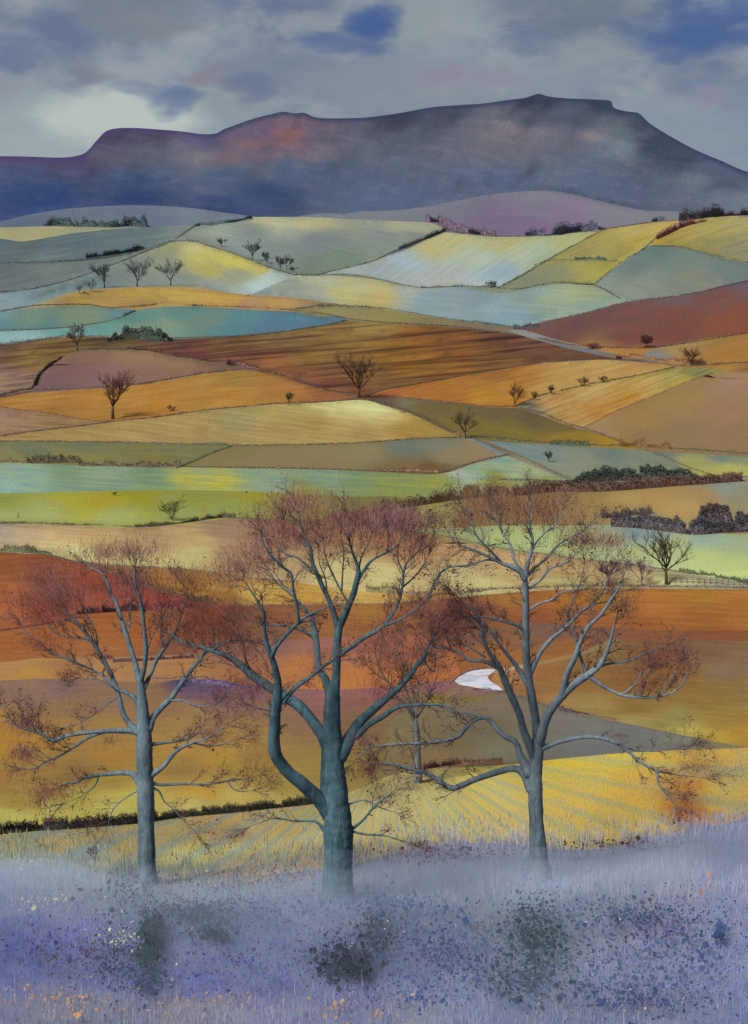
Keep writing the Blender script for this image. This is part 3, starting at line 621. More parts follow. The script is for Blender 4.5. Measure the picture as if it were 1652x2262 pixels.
field('field', [(-2600, 1520), (0, 1502), (100, 1498), (200, 1500), (330, 1508), (400, 1500), (480, 1502), (560, 1512), (680, 1522), (800, 1520), (900, 1512), (1000, 1503), (1050, 1522), (1130, 1534), (1160, 1560), (1100, 2000), (-2600, 2000)],
      [(40, 1515, 150, 116, 96), (130, 1520, 140, 106, 102), (60, 1545, 148, 114, 96), (230, 1530, 150, 112, 92), (330, 1525, 154, 112, 80), (420, 1508, 92, 72, 104), (460, 1516, 108, 78, 112), (540, 1520, 134, 92, 108), (500, 1545, 142, 104, 96), (620, 1528, 158, 104, 102), (720, 1530, 160, 102, 110), (850, 1525, 166, 100, 108), (960, 1520, 150, 98, 112), (1040, 1530, 146, 112, 104), (700, 1560, 152, 100, 92), (800, 1560, 150, 98, 84), (600, 1570, 150, 112, 88), (430, 1570, 168, 126, 82), (300, 1570, 160, 118, 80), (150, 1570, 160, 118, 78), (30, 1590, 184, 132, 62),
       (30, 1640, 192, 136, 46), (120, 1620, 178, 130, 66), (250, 1610, 176, 132, 74), (420, 1610, 176, 134, 76), (400, 1650, 190, 142, 62), (480, 1665, 194, 148, 60), (550, 1620, 178, 136, 68), (250, 1670, 184, 132, 58), (100, 1690, 168, 124, 64), (30, 1720, 172, 126, 62), (400, 1700, 166, 126, 66), (560, 1690, 170, 128, 60), (600, 1740, 172, 142, 68), (800, 1600, 138, 104, 72), (900, 1560, 130, 102, 66), (960, 1548, 148, 122, 44), (1040, 1552, 142, 116, 50), (1100, 1560, 128, 112, 86), (860, 1640, 142, 116, 70), (800, 1680, 152, 124, 62), (960, 1640, 124, 108, 76),
       (900, 1690, 144, 118, 74), (1050, 1600, 122, 110, 84), (1080, 1640, 126, 116, 88), (740, 1700, 168, 140, 68), (250, 1720, 172, 142, 62), (430, 1745, 208, 160, 62), (520, 1760, 206, 176, 94), (300, 1760, 204, 184, 82), (150, 1765, 190, 172, 76), (50, 1770, 176, 142, 66), (100, 1795, 206, 190, 100), (250, 1790, 204, 192, 104), (20, 1805, 202, 188, 98), (420, 1785, 206, 186, 112), (600, 1765, 198, 172, 92), (170, 1710, 150, 112, 66)], -5, (-12, -10, -4))
field('field', [(1085, 1500), (1100, 1480), (1200, 1468), (1300, 1443), (1370, 1418), (1450, 1412), (1652, 1415), (4300, 1420), (4300, 1900), (1640, 1700), (1500, 1640), (1300, 1600), (1125, 1550), (1100, 1520)],
      [(1120, 1495, 184, 126, 82), (1200, 1490, 166, 108, 64), (1180, 1530, 160, 108, 64), (1280, 1470, 146, 104, 56), (1330, 1440, 140, 112, 66), (1300, 1510, 156, 106, 58), (1400, 1500, 150, 98, 54), (1450, 1440, 142, 90, 58), (1500, 1500, 152, 108, 60), (1600, 1480, 144, 116, 92), (1640, 1520, 152, 118, 70), (1570, 1440, 138, 98, 72), (1550, 1540, 156, 116, 58), (1300, 1560, 166, 136, 82), (1400, 1560, 152, 116, 60), (1400, 1595, 176, 154, 92), (1500, 1590, 156, 140, 84), (1600, 1590, 168, 130, 60), (1520, 1618, 202, 182, 92), (1600, 1635, 200, 160, 62), (1220, 1555, 172, 128, 82), (1640, 1620, 188, 142, 58)], 4, (-12, -10, -8))
field('field', [(860, 1590), (900, 1570), (960, 1556), (1050, 1548), (1130, 1532), (1180, 1548), (1240, 1570), (1330, 1587), (1450, 1611), (1560, 1634), (1620, 1645), (1652, 1652), (1600, 1668), (1500, 1800), (860, 1800)],
      [(950, 1580, 130, 112, 82), (1100, 1555, 132, 114, 92), (1180, 1580, 124, 110, 92), (1080, 1600, 120, 106, 78), (1250, 1590, 126, 116, 108), (1300, 1615, 122, 120, 110), (1400, 1620, 116, 116, 108), (1500, 1640, 124, 122, 106), (1200, 1630, 124, 116, 98), (1100, 1650, 126, 118, 90), (1000, 1640, 122, 104, 74), (950, 1680, 142, 112, 72), (1300, 1650, 118, 116, 112), (1200, 1660, 118, 112, 100), (1450, 1655, 122, 120, 108), (880, 1640, 140, 118, 80), (1600, 1650, 142, 130, 92)], 2, (-6, -4, 2))
field('stubble_field', [(-2600, 1890), (0, 1845), (100, 1833), (200, 1826), (300, 1818), (400, 1804), (550, 1790), (700, 1774), (800, 1738), (870, 1710), (960, 1697), (1100, 1690), (1250, 1674), (1400, 1661), (1600, 1653), (1652, 1651), (4300, 1660), (4300, BOT), (-2600, BOT)],
      [(20, 1860, 158, 142, 82), (120, 1860, 162, 140, 84), (220, 1850, 150, 132, 74), (300, 1860, 164, 140, 76), (60, 1880, 150, 150, 108), (200, 1890, 150, 152, 112), (400, 1850, 160, 140, 72), (420, 1890, 184, 180, 108), (500, 1840, 158, 130, 76), (520, 1880, 186, 176, 112), (620, 1830, 176, 152, 82), (600, 1880, 194, 180, 112), (680, 1800, 164, 150, 84), (680, 1860, 196, 178, 106), (560, 1920, 184, 168, 118), (700, 1910, 200, 172, 108),
       (850, 1740, 182, 160, 82), (850, 1800, 206, 186, 104), (830, 1860, 210, 182, 98), (900, 1840, 206, 190, 112), (950, 1710, 178, 154, 74), (950, 1780, 208, 192, 104), (1000, 1830, 208, 188, 98), (1050, 1710, 212, 186, 66), (1100, 1750, 216, 194, 92), (1150, 1700, 206, 176, 62), (1250, 1690, 214, 186, 62), (1350, 1680, 216, 190, 66), (1300, 1730, 216, 184, 74), (1100, 1830, 212, 186, 90), (1250, 1780, 214, 182, 78), (1350, 1820, 206, 170, 64), (1400, 1730, 212, 172, 62),
       (1400, 1780, 212, 170, 58), (1450, 1680, 208, 174, 60), (1500, 1740, 190, 134, 48), (1520, 1790, 176, 110, 40), (1560, 1690, 190, 152, 66), (1600, 1740, 196, 168, 78), (1600, 1790, 204, 166, 66), (1300, 1860, 212, 182, 80), (1180, 1860, 208, 182, 92), (1630, 1670, 198, 166, 74), (1440, 1830, 208, 178, 76)], 0, (-26, -8, 30), M_FURROW, fan=(862, 1630))
field('heather_bank', [(-2600, 1880), (0, 1893), (100, 1890), (250, 1922), (400, 1940), (600, 1930), (750, 1915), (850, 1888), (950, 1868), (1040, 1862), (1150, 1866), (1250, 1877), (1370, 1870), (1450, 1852), (1550, 1830), (1652, 1808), (4300, 1600), (4300, BOT), (-2600, BOT)],
      [(0, 1896, 150, 152, 100), (100, 1905, 142, 150, 108), (220, 1925, 150, 152, 112), (0, 1925, 116, 134, 132), (100, 1935, 122, 138, 128), (200, 1945, 134, 144, 128), (380, 1935, 150, 146, 110), (550, 1932, 156, 142, 110), (0, 1960, 100, 104, 152), (100, 1990, 122, 122, 164), (200, 1970, 128, 134, 142), (300, 1960, 112, 130, 136), (300, 2000, 104, 118, 132), (420, 1955, 126, 138, 140), (500, 1980, 110, 124, 146), (600, 1960, 114, 132, 150), (700, 1980, 108, 120, 140), (550, 2030, 88, 100, 128), (0, 2060, 74, 80, 150), (100, 2060, 96, 96, 162),
       (200, 2050, 116, 112, 168), (350, 2050, 88, 98, 134), (330, 2100, 84, 90, 140), (450, 2060, 84, 96, 122), (0, 2120, 62, 70, 148), (100, 2130, 76, 82, 150), (200, 2110, 96, 96, 160), (430, 2110, 100, 96, 150), (600, 2090, 98, 104, 150), (700, 2060, 110, 116, 144), (750, 2110, 92, 98, 136), (30, 2170, 74, 76, 152), (150, 2180, 84, 86, 144), (300, 2170, 84, 88, 158), (450, 2180, 88, 88, 162), (600, 2180, 98, 100, 152), (0, 2240, 118, 116, 142),
       (120, 2230, 132, 128, 138), (250, 2225, 132, 132, 146), (400, 2235, 140, 132, 142), (500, 2230, 142, 138, 156), (620, 2240, 128, 126, 160), (780, 2200, 108, 108, 158), (780, 1950, 118, 122, 142), (850, 1920, 132, 128, 140), (900, 1980, 110, 118, 138), (850, 2050, 84, 94, 124), (830, 2100, 72, 88, 120), (920, 1900, 140, 134, 142), (1000, 1920, 146, 152, 168), (1080, 1910, 154, 152, 160), (1150, 1930, 150, 158, 174),
       (1000, 1960, 110, 114, 122), (1080, 1965, 112, 118, 122), (1150, 1980, 128, 150, 160), (1220, 1960, 136, 152, 162), (1000, 2030, 104, 112, 130), (900, 2120, 96, 102, 144), (1000, 2100, 112, 118, 142), (1100, 2050, 110, 114, 120), (1200, 2050, 104, 116, 118), (1200, 2120, 112, 118, 132), (1300, 1930, 142, 138, 146), (1400, 1910, 140, 136, 146), (1350, 1980, 124, 134, 140), (1350, 2050, 128, 130, 152),
       (1500, 1880, 142, 138, 152), (1600, 1870, 134, 136, 168), (1640, 1960, 128, 136, 172), (1500, 1960, 150, 144, 158), (1600, 2030, 132, 136, 168), (1450, 2060, 140, 136, 168), (1500, 2140, 128, 132, 166), (1620, 2120, 124, 132, 170), (1350, 2140, 130, 130, 164), (1000, 2170, 128, 132, 166), (900, 2200, 118, 122, 160), (1150, 2180, 104, 112, 142), (1250, 2200, 112, 116, 142), (1400, 2220, 122, 128, 158), (1600, 2220, 118, 126, 164), (950, 2240, 138, 138, 164)],
      82, (14, 14, 10), M_BANK)

# water lies in a hollow among the fields
field('pond', [(1004, 1504), (1014, 1493), (1032, 1484), (1056, 1479), (1080, 1477), (1096, 1479), (1086, 1486), (1076, 1495), (1084, 1505), (1100, 1514), (1110, 1523), (1092, 1525), (1060, 1520), (1034, 1515), (1014, 1511)],
      [(1050, 1500, 230, 230, 230)], 0, (0, 0, 0), m_water)
field('track', [(1100, 1477), (1160, 1466), (1230, 1452), (1290, 1436), (1340, 1416), (1372, 1412), (1340, 1428), (1290, 1444), (1230, 1461), (1160, 1474), (1088, 1486)],
      [(1120, 1478, 176, 152, 140), (1200, 1462, 152, 116, 80), (1300, 1440, 142, 118, 84)], -12)


def idw(px, py, S, e=150.0):
    wx = px + 60 * fbm(px / 70.0, py / 22.0, 3, 21); wy = py + 22 * fbm(px / 60.0, py / 20.0, 3, 33)
    d2 = ((wx[:, None] - S[None, :, 0]) ** 2 + ((wy[:, None] - S[None, :, 1]) * 1.9) ** 2) + e
    ww = d2 ** -1.6
    ww /= ww.sum(1, keepdims=True)
    return ww @ S[:, 2:5]


def in_poly(px, py, poly):
    x, y = poly[:, 0], poly[:, 1]
    inside = np.zeros(len(px), bool)
    m = (px >= x.min()) & (px <= x.max()) & (py >= y.min()) & (py <= y.max())
    qx, qy = px[m], py[m]
    r = np.zeros(len(qx), bool)
    x2, y2 = np.roll(x, -1), np.roll(y, -1)
    for i in range(len(x)):
        if y[i] == y2[i]: continue
        c = ((y[i] > qy) != (y2[i] > qy)) & (qx < (x2[i] - x[i]) * (qy - y[i]) / (y2[i] - y[i]) + x[i])
        r ^= c
    inside[m] = r
    return inside


def build_land():
    verts, edges = [], []
    skyc = smoothcurve(SKY, 5)

    def add_line(c, closed=False):
        s = len(verts); verts.extend([tuple(p) for p in c]); n = len(c)
        for i in range(n - 1): edges.append((s + i, s + i + 1))
        if closed: edges.append((s + n - 1, s))
    outline = [tuple(p) for p in skyc] + [(XR, 1000), (XR, BOT), (XL, BOT), (XL, 1000)]
    add_line(outline, True)
    polys = []
    for f in FIELDS:
        c = f['poly']
        s = smoothcurve(list(c) + [c[0]])[:-1]
        s[:, 0] = np.clip(s[:, 0], XL, XR); s[:, 1] = np.clip(s[:, 1], 0, BOT)
        polys.append(s)
        if f['name'] == 'mountain': continue
        # only the part of each outline that stays visible matters; all of it is cheap enough
        add_line(s, True)
    # interior survey grid, finer inside the view
    gx, gy = [], []
    rows = np.concatenate([np.arange(208, 500, 7), np.arange(500, 1500, 8), np.arange(1500, BOT, 10)])
    for k, y in enumerate(rows):
        st = 9.0 if y < 1500 else 11.0
        xs = np.concatenate([np.arange(XL + 20, -60, 70), np.arange(-60, 1720, st) + (k % 2) * st / 2, np.arange(1720, XR - 20, 70)])
        gx.append(xs); gy.append(np.full(len(xs), float(y)))
    gx = np.concatenate(gx); gy = np.concatenate(gy)
    gx = gx + RNG.uniform(-1, 1, len(gx)); gy = gy + RNG.uniform(-1, 1, len(gy))
    ok = gy > np.interp(gx, skyc[:, 0], skyc[:, 1]) + 3
    verts.extend(zip(gx[ok], gy[ok]))
    vs, es, fs, _, _, _ = delaunay_2d_cdt([Vector((float(a), float(b))) for a, b in verts], edges, [], 0, 1e-4)
    V = np.array([(v.x, v.y) for v in vs]); T = np.array([f for f in fs if len(f) == 3])
    cen = V[T].mean(1)
    cls = np.full(len(T), -1)
    op = np.array(outline)
    ins = in_poly(cen[:, 0], cen[:, 1], op)
    for i, s in enumerate(polys):
        cls[in_poly(cen[:, 0], cen[:, 1], s) & ins] = i
    W3 = world_pts(V[:, 0], V[:, 1])
    # shared smooth normals are kept by computing them on the whole sheet
    fn = np.cross(W3[T[:, 1]] - W3[T[:, 0]], W3[T[:, 2]] - W3[T[:, 0]])
    flip = fn[:, 2] < 0
    T[flip] = T[flip][:, ::-1]; fn[flip] *= -1
    nl = np.linalg.norm(fn, axis=1, keepdims=True) + 1e-12
    fnn = fn / nl
    VN = np.zeros_like(W3)
    for k in range(3): np.add.at(VN, T[:, k], fn)
    VN /= np.linalg.norm(VN, axis=1, keepdims=True) + 1e-12
    objs = []
    for i, f in enumerate(FIELDS):
        sel = T[cls == i]
        if len(sel) < 3: continue
        u, inv = np.unique(sel, return_inverse=True)
        tri = inv.reshape(-1, 3)
        px, py = V[u, 0], V[u, 1]
        ca = idw(px, py, f['cols'], 60.0 if f['name'] == 'mountain' else 150.0)
        cb = np.clip(ca + np.array(f['dB']) * 1.5, 4, 245)
        for a_ in (ca, cb):
            k_ = np.where(a_[:, :1] < a_[:, 1:].max(1, keepdims=True), 0.30, 0.07)
            a_[:] = a_.mean(1, keepdims=True) * k_ + a_ * (1 - k_)
        warm = np.clip((ca[:, :1] - ca[:, 2:]) / 60.0, 0, 1)
        far_ = 1 - 0.12 * sstep((1350 - py) / 300.0)[:, None] * (f['name'] != 'mountain')
        for a_ in (ca, cb): a_ *= (1 - warm * (0.01, 0.0, 0.08)) * far_
        if f['name'] == 'ploughed_field': ca = ca * (1.16, 1.14, 1.0); cb = cb * (1.05, 1.0, 0.95)
        if f['name'] == 'stubble_field': lf_ = 1 + 0.07 * sstep((900 - px) / 200.0)[:, None]; ca = ca * (1.07, 1.03, 1.06) * lf_; cb = cb * 1.05 * lf_
        if f['name'] == 'mountain':          # darker colour band along the summit rim
            t_r = sstep((py - np.interp(px, skyc[:, 0], skyc[:, 1])) / 15.0)[:, None]
            t_l = sstep((px - 380) / 160.0)[:, None]
            rim = np.array([78, 58, 100.0]) * (1 - t_l) + np.array([56, 60, 82.0]) * t_l
            mu = np.array([84, 87, 107.0]); ca = mu + (ca - mu) * 1.22; cb = mu + (cb - mu) * 1.22  # contrast raised to strengthen the highlights painted into the mountain colours
            ca = (ca * t_r + rim * (1 - t_r)) * (0.86, 0.92, 1.0); cb = (cb * t_r + rim * (1 - t_r)) * (0.86, 0.92, 1.0)
        o = mesh_from(f['name'], W3[u], [tri], f['mat'], lin_arr(ca, KG), smooth=True)
        me = o.data
        set_cols(me, 'ColB', lin_arr(cb, KG))
        if f['fan']:
            fx, fy = f['fan']
            uu = np.arctan2(py - fy, (px - fx)) * 180.0; vv = np.hypot(px - fx, py - fy)
        else:
            a = math.radians(f['rd'])
            uu = -px * math.sin(a) + py * math.cos(a); vv = px * math.cos(a) + py * math.sin(a)
        uvl = me.uv_layers.new(name='rows')
        li = np.zeros(len(me.loops), np.int32); me.loops.foreach_get('vertex_index', li)
        uvl.data.foreach_set('uv', (np.stack([uu, vv], -1)[li] / 100.0).astype(np.float32).ravel())
        me.normals_split_custom_set_from_vertices(VN[u].tolist())
        tag(o, kind='structure')
        objs.append(o)
    # the far side of the mountain and the hillside that runs back under and behind the viewpoint
    n = len(skyc)
    A = world_pts(skyc[:, 0], skyc[:, 1])
    B = A * np.array([1.15, 1.0, 1.0]) + np.array([0, 1500.0, 0]); B[:, 2] = CAMZ - 60
    q = np.stack([np.arange(n - 1), np.arange(1, n), n + np.arange(1, n), n + np.arange(n - 1)], -1)
    o = mesh_from('mountain_far_side', np.vstack([A, B]), [q], M_LEAF, np.tile(lin((84, 90, 108), KG), (2 * n, 1)), smooth=True)
    tag(o, kind='structure')
    xs = np.linspace(XL, XR, 80)
    A = world_pts(xs, np.full(80, float(BOT)))
    rowsV = [A]
    for yy, dz in ((20, 0.3), (0, 0.8), (-40, 1.5), (-200, 3.0)):
        R = A.copy(); R[:, 0] *= 1.0 + (33 - yy) / 60.0; R[:, 1] = yy; R[:, 2] += dz; rowsV.append(R)
    VV = np.vstack(rowsV)
    i = np.arange(79)
    q = np.concatenate([np.stack([k * 80 + i, k * 80 + i + 1, (k + 1) * 80 + i + 1, (k + 1) * 80 + i], -1)[:, ::-1] for k in range(4)])
    o = mesh_from('hillside', VV, [q], M_LEAF, np.tile(lin((118, 120, 140), KG), (len(VV), 1)), smooth=True)
    tag(o, kind='structure')
    # the wide country on either side and beyond, one sheet down to the horizon
    g = 9000.0
    Z = CAMZ - 130
    VV = np.array([(-g, -g, Z), (g, -g, Z), (g, g * 1.6, Z), (-g, g * 1.6, Z)])
    o = mesh_from('plain', VV, [np.array([[0, 1, 2, 3]])], M_LEAF, np.tile(lin((104, 112, 104), KG), (4, 1)))
    tag(o, kind='structure')


build_land()

# ------------------------------------------------------------------ hedges, walls and thickets
def jcol(col, n, amp=0.16, k=KF):
    """linear base colours with leaf-to-leaf variation"""
    c = np.tile(lin_arr(np.array(col), k), (n, 1))
    return c * (1 + RNG.uniform(-amp, amp, (n, 1))) * (1 + RNG.uniform(-amp / 3, amp / 3, (n, 3)))


def resample(pts, step):
    c = smoothcurve(pts, 3.0)
    seg = np.hypot(*np.diff(c, axis=0).T); s = np.concatenate([[0], np.cumsum(seg)])
    t = np.arange(0, s[-1], step)
    return np.stack([np.interp(t, s, c[:, 0]), np.interp(t, s, c[:, 1])], -1), t / max(s[-1], 1e-6)


def hedge(pts, h, col, label, cat='hedge', name=None, group=None, rough=0.6, col2=None, twig=0.35, dens=1.0, taper=False):
    """a strip of scrub or a weathered wall along a field edge; h = height on the survey grid"""
    P, tt = resample(pts, 1.6)
    q_ = 0.36 if h < 6.5 else 0.10
    col = tuple((1 - q_) * a + q_ * b for a, b in zip(col, (122, 110, 92)))
    n = len(P); d = depth(P[:, 0], P[:, 1]); sc = d / F
    seed = abs(hash(round(pts[0][0] * 7 + pts[0][1]))) % 97
    x = P[:, 0]
    hn = h * (1 - rough * 0.55 + rough * (0.9 * vnoise(x / 9.0, x * 0 + seed, 5) + 0.5 * vnoise(x / 31.0, x * 0 + seed + 3, 6)))
    gap = vnoise(x / 22.0, x * 0 + seed + 9, 8)
    hn = hn * np.where(gap < 0.18 * rough, 0.45, 1.0)
    if taper: hn = hn * np.clip(np.minimum(tt, 1 - tt) * 6, 0.25, 1)
    k = max(3, int(round((2.2 + h * 0.8) * dens)))
    idx = np.repeat(np.arange(n), k); m = len(idx)
    f = RNG.uniform(0, 1, m) ** 0.9
    base = world_pts(P[idx, 0] + RNG.uniform(-1.5, 1.5, m), P[idx, 1], d[idx])
    lat = RNG.normal(0, 0.28, m) * np.minimum(h, 14) * sc[idx]
    base[:, 1] += lat
    c = base + np.stack([np.zeros(m), np.zeros(m), (f * hn[idx] - 0.5) * sc[idx]], -1)
    b = Bag()
    cc = jcol(col, m, 0.24) * 1.12
    if col2 is not None:
        top = jcol(col2, m, 0.22) * 1.12; q = (f + RNG.normal(0, 0.18, m) > 0.5)[:, None]; cc = np.where(q, top, cc)
    b.flakes(c, RNG.uniform(1.1, 2.5, m) * sc[idx] * (1 + h / 60.0), cc)
    # low margin growth on either side, darkened to paint shade along field edges
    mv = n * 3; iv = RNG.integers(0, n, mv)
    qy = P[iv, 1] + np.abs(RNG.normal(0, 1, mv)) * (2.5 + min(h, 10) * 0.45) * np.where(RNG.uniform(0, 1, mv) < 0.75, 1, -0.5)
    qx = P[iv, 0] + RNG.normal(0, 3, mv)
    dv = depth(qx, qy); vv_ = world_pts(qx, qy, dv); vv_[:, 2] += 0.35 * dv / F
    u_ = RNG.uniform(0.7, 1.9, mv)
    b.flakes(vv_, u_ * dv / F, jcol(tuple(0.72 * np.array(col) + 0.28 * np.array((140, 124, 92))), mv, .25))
    m2 = int(n * twig)
    if m2:
        idx = RNG.integers(0, n, m2)
        r = world_pts(P[idx, 0], P[idx, 1], d[idx])
        t = r + np.stack([RNG.normal(0, 0.18, m2) * hn[idx] * sc[idx], RNG.normal(0, 0.1, m2) * hn[idx] * sc[idx], hn[idx] * sc[idx] * RNG.uniform(0.9, 1.55, m2)], -1)
        b.blades(r, t, RNG.uniform(0.8, 1.4, m2) * sc[idx], jcol(col2 or col, m2, 0.25))
    # the dense heart of the hedge
    cz = hn * (0.72 if h > 6 else 0.42); wd_ = np.minimum(h, 14) * 0.32
    r0 = world_pts(P[:, 0], P[:, 1] + 0.6, d); e = sc[:, None]
    fr = r0 + np.array([0, -1.0, 0]) * wd_ * e; bk = r0 + np.array([0, 1.0, 0]) * wd_ * e
    jz = 1 + RNG.uniform(-.16, .16, n)
    f2 = fr + np.array([0, 0.25, 0]) * wd_ * e; f2[:, 2] += cz * 0.72 * jz * sc; tp_ = r0.copy(); tp_[:, 2] += cz * jz * sc
    VV = np.concatenate([fr, f2, tp_, bk]); i_ = np.arange(n - 1)
    qq = np.concatenate([np.stack([k_ * n + i_, k_ * n + i_ + 1, (k_ + 1) * n + i_ + 1, (k_ + 1) * n + i_], -1) for k_ in range(3)])
    cb_ = jcol(col, n, .12) * 1.65; ct_ = jcol(col2 or col, n, .12) * 1.65
    b.add(VV, np.concatenate([cb_, ct_, ct_, cb_]), Q=qq)
    mid = P[n // 2]
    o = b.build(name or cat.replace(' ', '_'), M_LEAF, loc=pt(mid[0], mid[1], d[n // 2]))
    return tag(o, label, cat, group, 'stuff' if cat in ('thicket', 'scrub', 'brambles', 'heather', 'grass', 'trees', 'bushes') else None)


DK = (52, 48, 50); BR = (86, 66, 54); GN = (56, 66, 54); PU = (70, 60, 80); TL = (50, 68, 72)
hedge([(-90, 582), (0, 583), (100, 580), (200, 573), (290, 560), (345, 543), (385, 532), (440, 534)], 4, TL, 'long dark hedge below the grey green fields at the far left')
hedge([(190, 570), (250, 562), (320, 551)], 11, TL, 'thicker scrubby stretch of dark bushes on the far left hedge line', 'thicket', rough=.9)
hedge([(-90, 652), (0, 645), (60, 640), (150, 620), (250, 585), (320, 556), (370, 538)], 3, GN, 'thin dark hedge running up the left flank of the pale yellow hill')
hedge([(385, 531), (415, 510), (432, 499)], 4, GN, 'short hedge joining the yellow hill to the far blue hill')
hedge([(432, 499), (470, 496), (520, 489), (558, 481)], 7, TL, 'dark tree line climbing to the crest of the far centre field', 'thicket', name='thicket')
hedge([(440, 537), (500, 555), (560, 578), (620, 599), (660, 607), (700, 609)], 2.6, GN, 'thin hedge down the right flank of the pale yellow hill, by the small trees')
hedge([(700, 609), (755, 594), (820, 578), (870, 556), (900, 546), (950, 524), (985, 509)], 3.5, GN, 'hedge between the grey green hill and the pale striped field')
hedge([(880, 552), (915, 538), (950, 524), (985, 509)], 8, (62, 78, 62), 'green bushy stretch at the upper end of the hedge beside the pale striped field', 'thicket', rough=.9)
hedge([(650, 607), (700, 607), (760, 608), (830, 616), (880, 628), (930, 636)], 2.6, GN, 'thin hedge along the foot of the pale striped field')
hedge([(930, 636), (1000, 633), (1060, 634), (1095, 633)], 4.5, DK, 'dark hedge with a bush under the middle of the pale striped field', rough=.9)
hedge([(1100, 636), (1145, 613), (1185, 589), (1235, 560), (1290, 530), (1338, 506)], 3.5, GN, 'slanting hedge right of the pale striped field')
hedge([(1180, 586), (1215, 575), (1270, 575), (1330, 576), (1372, 576)], 2.4, (96, 96, 66), 'thin level hedge dividing the two small yellow fields')
hedge([(1270, 573), (1300, 572), (1340, 574)], 7, TL, 'little group of dark bushes on the level hedge of the small yellow fields', 'bushes', name='bushes', rough=1)
hedge([(1098, 640), (1150, 639), (1200, 629), (1240, 626), (1290, 628), (1312, 629)], 4, DK, 'dark hedge along the top of the pale blue green hollow', rough=.9)
hedge([(1312, 629), (1340, 605), (1375, 577), (1425, 547), (1455, 520), (1480, 503)], 2.6, GN, 'hedge up the left side of the teal hill')
hedge([(1312, 629), (1335, 640), (1355, 652), (1388, 669)], 2.6, DK, 'broken dark wall from the hedge corner down to the maroon field', cat='wall', rough=1.2)
hedge([(1440, 543), (1500, 545), (1560, 560), (1652, 580), (1760, 604)], 2.2, GN, 'thin hedge over the crest of the teal hill at the right')
hedge([(1140, 724), (1200, 712), (1290, 692), (1385, 668), (1520, 650), (1652, 620), (1760, 604)], 2.8, (60, 56, 70), 'long thin hedge along the top of the maroon field')
hedge([(985, 508), (1020, 514), (1060, 520), (1110, 523), (1180, 521), (1260, 515), (1340, 505), (1440, 491), (1500, 486)], 2.6, (66, 62, 78), 'long thin far hedge along the foot of the lavender moor')
hedge([(-90, 692), (0, 688), (70, 676), (140, 673), (200, 674), (240, 680), (300, 677), (360, 672), (440, 676), (520, 678), (600, 682), (650, 686)], 3, DK, 'hedge between the yellow strip and the teal fields')
hedge([(425, 676), (438, 676), (448, 677)], 6, GN, 'small dark bush on the hedge below the long yellow strip', 'bush', name='bush')
hedge([(650, 686), (720, 695), (770, 705), (830, 711), (900, 716), (1000, 722), (1123, 737)], 3.2, DK, 'dark hedge along the upper edge of the ploughed field, centre to right')
hedge([(640, 684), (700, 677), (760, 677), (830, 680), (900, 690), (960, 700), (1050, 713), (1145, 724)], 3, (70, 78, 56), 'hedge above the olive strip in the middle distance')
hedge([(655, 684), (700, 679), (760, 677), (820, 682)], 6, (84, 86, 56), 'tufted green scrub at the left end of the olive strip', 'scrub', name='scrub', rough=1, twig=1)
hedge([(1045, 714), (1080, 718), (1110, 721)], 6, TL, 'small dark green thicket before the hollow above the olive strip', 'thicket', rough=.8)
hedge([(1135, 726), (1160, 727), (1190, 722)], 10, DK, 'dark bushes at the left tip of the maroon field', 'bushes', name='bushes', rough=.9)
hedge([(-90, 736), (0, 730), (120, 726), (220, 713), (275, 699), (292, 689)], 2.6, TL, 'thin hedge between the olive and the teal field at the left')
hedge([(272, 698), (285, 692), (300, 687)], 6, GN, 'small tuft of bushes where the teal field begins', 'bush', name='bush', rough=1, twig=1)
hedge([(-90, 770), (0, 762), (80, 752), (150, 745), (240, 745)], 5, (78, 56, 60), 'dark purple brown hedge along the top of the left olive brown field')
hedge([(370, 748), (450, 746), (520, 743), (600, 736), (700, 722), (768, 708)], 3.4, DK, 'dark hedge along the lower edge of the teal field')
hedge([(238, 752), (262, 750), (290, 748), (320, 750), (350, 754), (380, 752)], 23, (46, 54, 48), 'big rounded dark evergreen copse at the left, over the mauve field', 'copse', name='copse', rough=.55, dens=2.0, taper=True, twig=.8)
hedge([(285, 771), (330, 774), (370, 783), (400, 790), (450, 796), (500, 800), (560, 812), (620, 830), (690, 852), (760, 872), (795, 882)], 4.6, (60, 46, 46), 'long ragged dark hedge falling from the copse to the middle tree', rough=.8, twig=.6)
hedge([(500, 804), (530, 807), (570, 815)], 9, (84, 58, 52), 'reddish tufted bushes halfway along the long falling hedge', 'bushes', name='bushes', rough=1, twig=1)
hedge([(-90, 905), (0, 874), (50, 862), (70, 858), (78, 842), (100, 815), (130, 795), (160, 777), (220, 773), (285, 771)], 5, (62, 50, 46), 'dark hedge round the left and top of the mauve field', rough=.7)
hedge([(76, 852), (86, 830), (105, 812), (135, 792)], 9, (84, 64, 50), 'thick brown scrub on the steep left corner of the mauve field', 'scrub', name='scrub', rough=1)
hedge([(-90, 885), (0, 878), (60, 867), (120, 861), (200, 858), (300, 849), (350, 842), (450, 825), (530, 816), (560, 816)], 3.6, (66, 56, 74), 'blue grey hedge between the mauve field and the orange field')
hedge([(-90, 893), (0, 900), (60, 908), (120, 916), (190, 927), (245, 931)], 3, (96, 72, 52), 'thin brown hedge between the pinkish corner field and the orange field', twig=.8)
hedge([(-90, 985), (0, 964), (100, 950), (200, 938), (250, 931), (340, 922), (450, 907), (600, 893), (700, 889), (790, 882)], 3.6, (64, 52, 52), 'long dark hedge under the orange field, from the left edge to the middle tree', rough=.7)
hedge([(800, 881), (850, 893), (900, 910), (950, 932), (990, 952), (1025, 966)], 5, (56, 46, 40), 'dark hedge falling from the middle tree to the lone bush tree')
